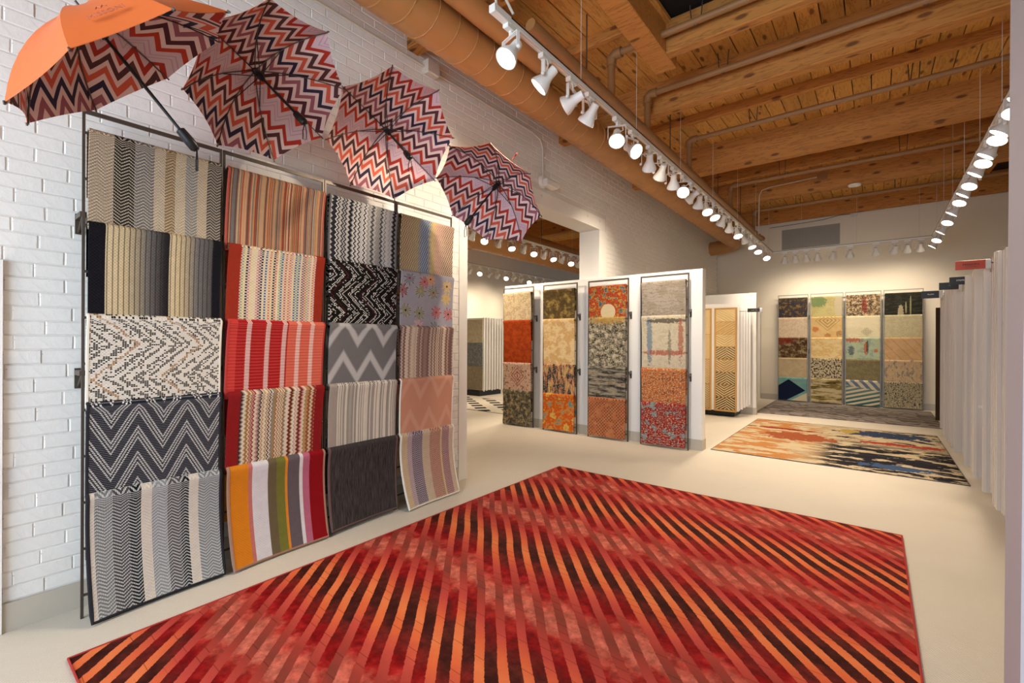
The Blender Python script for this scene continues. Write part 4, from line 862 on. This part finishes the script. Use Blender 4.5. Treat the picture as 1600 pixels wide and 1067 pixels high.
for x0, x1, nrow, kind in boards:
    bd = empty('sample_board', (x0, 8.795, .1), 'tan board of ' + ('fine mesh lattice samples beside the partition' if kind == 'mesh' else 'eight diagonal lattice samples on the swing display'), 'sample board')
    b = MB(); b.cbox(x0, x1, 8.782, 8.797, .1, 1.945, .003); b.build('backing', 'mdf', bd)
    b = MB(); t = .028
    for q in ((x0, x0 + t, .1, 1.945), (x1 - t, x1, .1, 1.945), (x0 + t, x1 - t, .1, .1 + t), (x0 + t, x1 - t, 1.945 - t, 1.945)): b.box(q[0], q[1], 8.772, 8.782, q[2], q[3])
    b.build('frame', 'mdf', bd); hh = (1.845 - 2 * t) / nrow
    for i in range(nrow):
        zt = 1.945 - t - i * hh; zb = zt - hh + .008; ii = i * 2 if nrow == 4 else i
        b = MB(); b.box(x0 + t, x1 - t, 8.778, 8.783, zb, zt); s = b.build('sample', lat(ii, kind), bd)
        b = MB(); wd = x1 - x0 - 2 * t; xa = x0 + t; n = 7 if kind == 'diag' else 12
        def strip(p, q, r=.0075 if kind == 'diag' else .0042): b.tube([(p[0], 8.775, p[1]), (q[0], 8.775, q[1])], r, 4)
        def clip(p, d, xmin, xmax):
            t0, t1 = -9, 9
            for c_, lo, hi in ((0, xmin, xmax), (1, zb + .004, zt - .004)):
                if abs(d[c_]) < 1e-9: continue
                a_, e_ = (lo - p[c_]) / d[c_], (hi - p[c_]) / d[c_]; t0, t1 = max(t0, min(a_, e_)), min(t1, max(a_, e_))
            if t1 - t0 > .01: strip((p[0] + d[0] * t0, p[1] + d[1] * t0), (p[0] + d[0] * t1, p[1] + d[1] * t1))
        if kind == 'diag':
            mid = xa + wd * (.45 + .1 * (i % 2)); sg2 = 1 if i % 2 else -1
            for k in range(-6, 16): clip((xa, zb + k * .042), (1, .62 * sg2), xa + .004, mid if i not in (0, 1) else xa + wd - .004)
            if i not in (0, 1):
                for k in range(-6, 16): clip((mid, zb + k * .042), (1, -.62 * sg2), mid, xa + wd - .004)
        else:
            for k in range(-12, 30): clip((xa, zb + k * .032), (1, .55), xa + .004, xa + wd - .004); clip((xa, zb + k * .032), (1, -.55), xa + .004, xa + wd - .004)
        b.build('lattice', 'lattice', s)
sign('small black sign on the lattice display by the door', -1.737, -1.515, 8.8, 1.855, 1.918, 'sign_k', '-----  --', 'inkw', .03)

# display in the room beyond the opening
rn = random.Random(5)
for k in range(8):
    yy = 8.3 + k * .1; root = empty('wing_display', (-8.35, yy, 0), 'cream wing panel beyond the opening, ' + ordinal(k) + ' in the fan', 'display panel', 'wing panels beyond the opening')
    b = MB(); b.cbox(0, .93, -.008, .008, .14, 1.9, .003); child('panel_board', b.mesh('panel_board', 'white'), root)
    b = MB(); b.cbox(.93, .955, -.013, .013, .12 + .01 * (k % 3), 1.91, .003); child('edge_frame', b.mesh('edge_frame', 'white'), root)
for k, (lab, mt) in enumerate([('pale cream rug on the first wing panel beyond the opening', antique('r2a', ['#b5a88d', '#c4b79a', '#bdb094'], '#cdc1a5', 12, seed=50)), ('blue-grey patterned rug on the first wing panel beyond the opening', antique('r2b', ['#5d6470', '#7d7f80', '#a39c8c'], '#a8a294', 16, seed=51)), ('grey-brown rug at the foot of the first wing panel beyond the opening', antique('r2c', ['#8a7d66', '#968970', '#a0937a'], '#a89c82', 14, seed=52))]):
    z1 = 1.86 - k * .57; b = MB(); b.cbox(-8.33, -7.44, 8.275, 8.288, z1 - .565, z1, .004); me = b.mesh('rug_sample', mt, (-8.33, 8.28, z1)); set_uv(me, [(v_.co.x, -v_.co.z) for v_ in me.vertices]); tag(link('rug_sample', me, None, (-8.33, 8.28, z1)), lab, 'rug', 'rugs beyond the opening')
b = MB(); b.box(-8.4, -7.5, 8.25, 9.05, 0, .122); st = tag(b.build('display_stand', 'black', None, (-8, 8.7, 0)), 'dark base of the wing display beyond the opening', 'display stand')

# ------------------------------------------------------------------ back wall details
m = MB(); m.box(-3.02, -2.13, 12.215, 12.25, 0, 2.1); dr = struct('door_1', m, 'gyp', (-2.6, 12.23, 0))
ORG[dr.name] = (-2.6, 12.23, 0)
b = MB(); b.box(-2.19, -2.13, 12.195, 12.25, 0, 2.16); b.box(-3.08, -2.13, 12.195, 12.25, 2.1, 2.16); b.box(-3.08, -3.02, 12.195, 12.25, 0, 2.16); b.build('door_frame', 'white', dr)
b = MB(); b.lathe([(.026, 0), (.026, .008), (.01, .012), (.01, .045), (.026, .055), (.03, .075), (.015, .085)], 14, Matrix.Translation((-2.26, 12.215, .95)) @ Matrix.Rotation(PI / 2, 4, 'X')); b.build('door_knob', 'chrome', dr, smooth=True)
vt = empty('air_vent', (-1.15, 12.25, 3.45), 'large grey louvred air vent high on the back wall', 'vent')
b = MB()
for q in ((-1.74, -.56, 3.93, 3.97), (-1.74, -.56, 3.43, 3.47), (-1.74, -1.70, 3.47, 3.93), (-.60, -.56, 3.47, 3.93)): b.box(q[0], q[1], 12.225, 12.25, q[2], q[3])
b.build('frame', 'gyp', vt)
MT['louvre'] = plain('louvre_grey', '#c2bdb3', .5)
b = MB(); b.add([(-1.7, -.016, -.004), (-.6, -.016, -.004), (-.6, .006, .018), (-1.7, .006, .018), (-1.7, -.016, -.008), (-.6, -.016, -.008), (-.6, .006, .014), (-1.7, .006, .014)], [(0, 1, 2, 3), (7, 6, 5, 4), (0, 4, 5, 1), (1, 5, 6, 2), (2, 6, 7, 3), (3, 7, 4, 0)]); SL = b.mesh('slat', 'louvre')
for k in range(20): child('slat', SL, vt, (1.15, -.012, .035 + .0225 * k))
b = MB(); b.box(-1.7, -.6, 12.246, 12.25, 3.47, 3.93); b.build('vent_back', 'base', vt)
cw = empty('wall_cable', (-1, 12.24, 4.0), 'thin dark cable sagging along the top of the back wall', 'cable')
MB().tube([(-1.95, 12.235, 4.02), (-1.4, 12.235, 4.03), (-.9, 12.235, 4.05), (-.6, 12.235, 4.1), (-.42, 12.235, 4.09)], .006, 6).build('cable_run', 'steel', cw)
b = MB(); b.cbox(-.42, -.3, 12.2, 12.25, 4.04, 4.1, .006); b.build('junction_box', 'conduit', cw)
sd = empty('smoke_detector', (-.27, 9.6, 3.94), 'white round smoke detector under a ceiling beam', 'smoke detector')
b = MB(); b.lathe([(.03, -.035), (.085, -.02), (.09, .0)], 20, Matrix.Translation((-.27, 9.45, 3.938))); b.build('detector_body', 'lampwhite', sd, smooth=True)
cc = empty('ceiling_conduit', (-1.6, 9.2, 3.9), 'thin white conduit bending down from a beam near the sprinkler pipes', 'conduit')
MB().tube([(-.75, 9.36, 4.15), (-1.5, 9.36, 4.12), (-1.62, 9.36, 4.09), (-1.66, 9.36, 4.0), (-1.67, 9.36, 3.3)], .008, 8).build('conduit_run', 'conduit', cc, smooth=True)
b = MB(); b.cbox(-.78, -.64, 9.32, 9.38, 4.1, 4.2, .005); b.build('junction_box', 'pipe', cc)
bpy.context.view_layer.update()
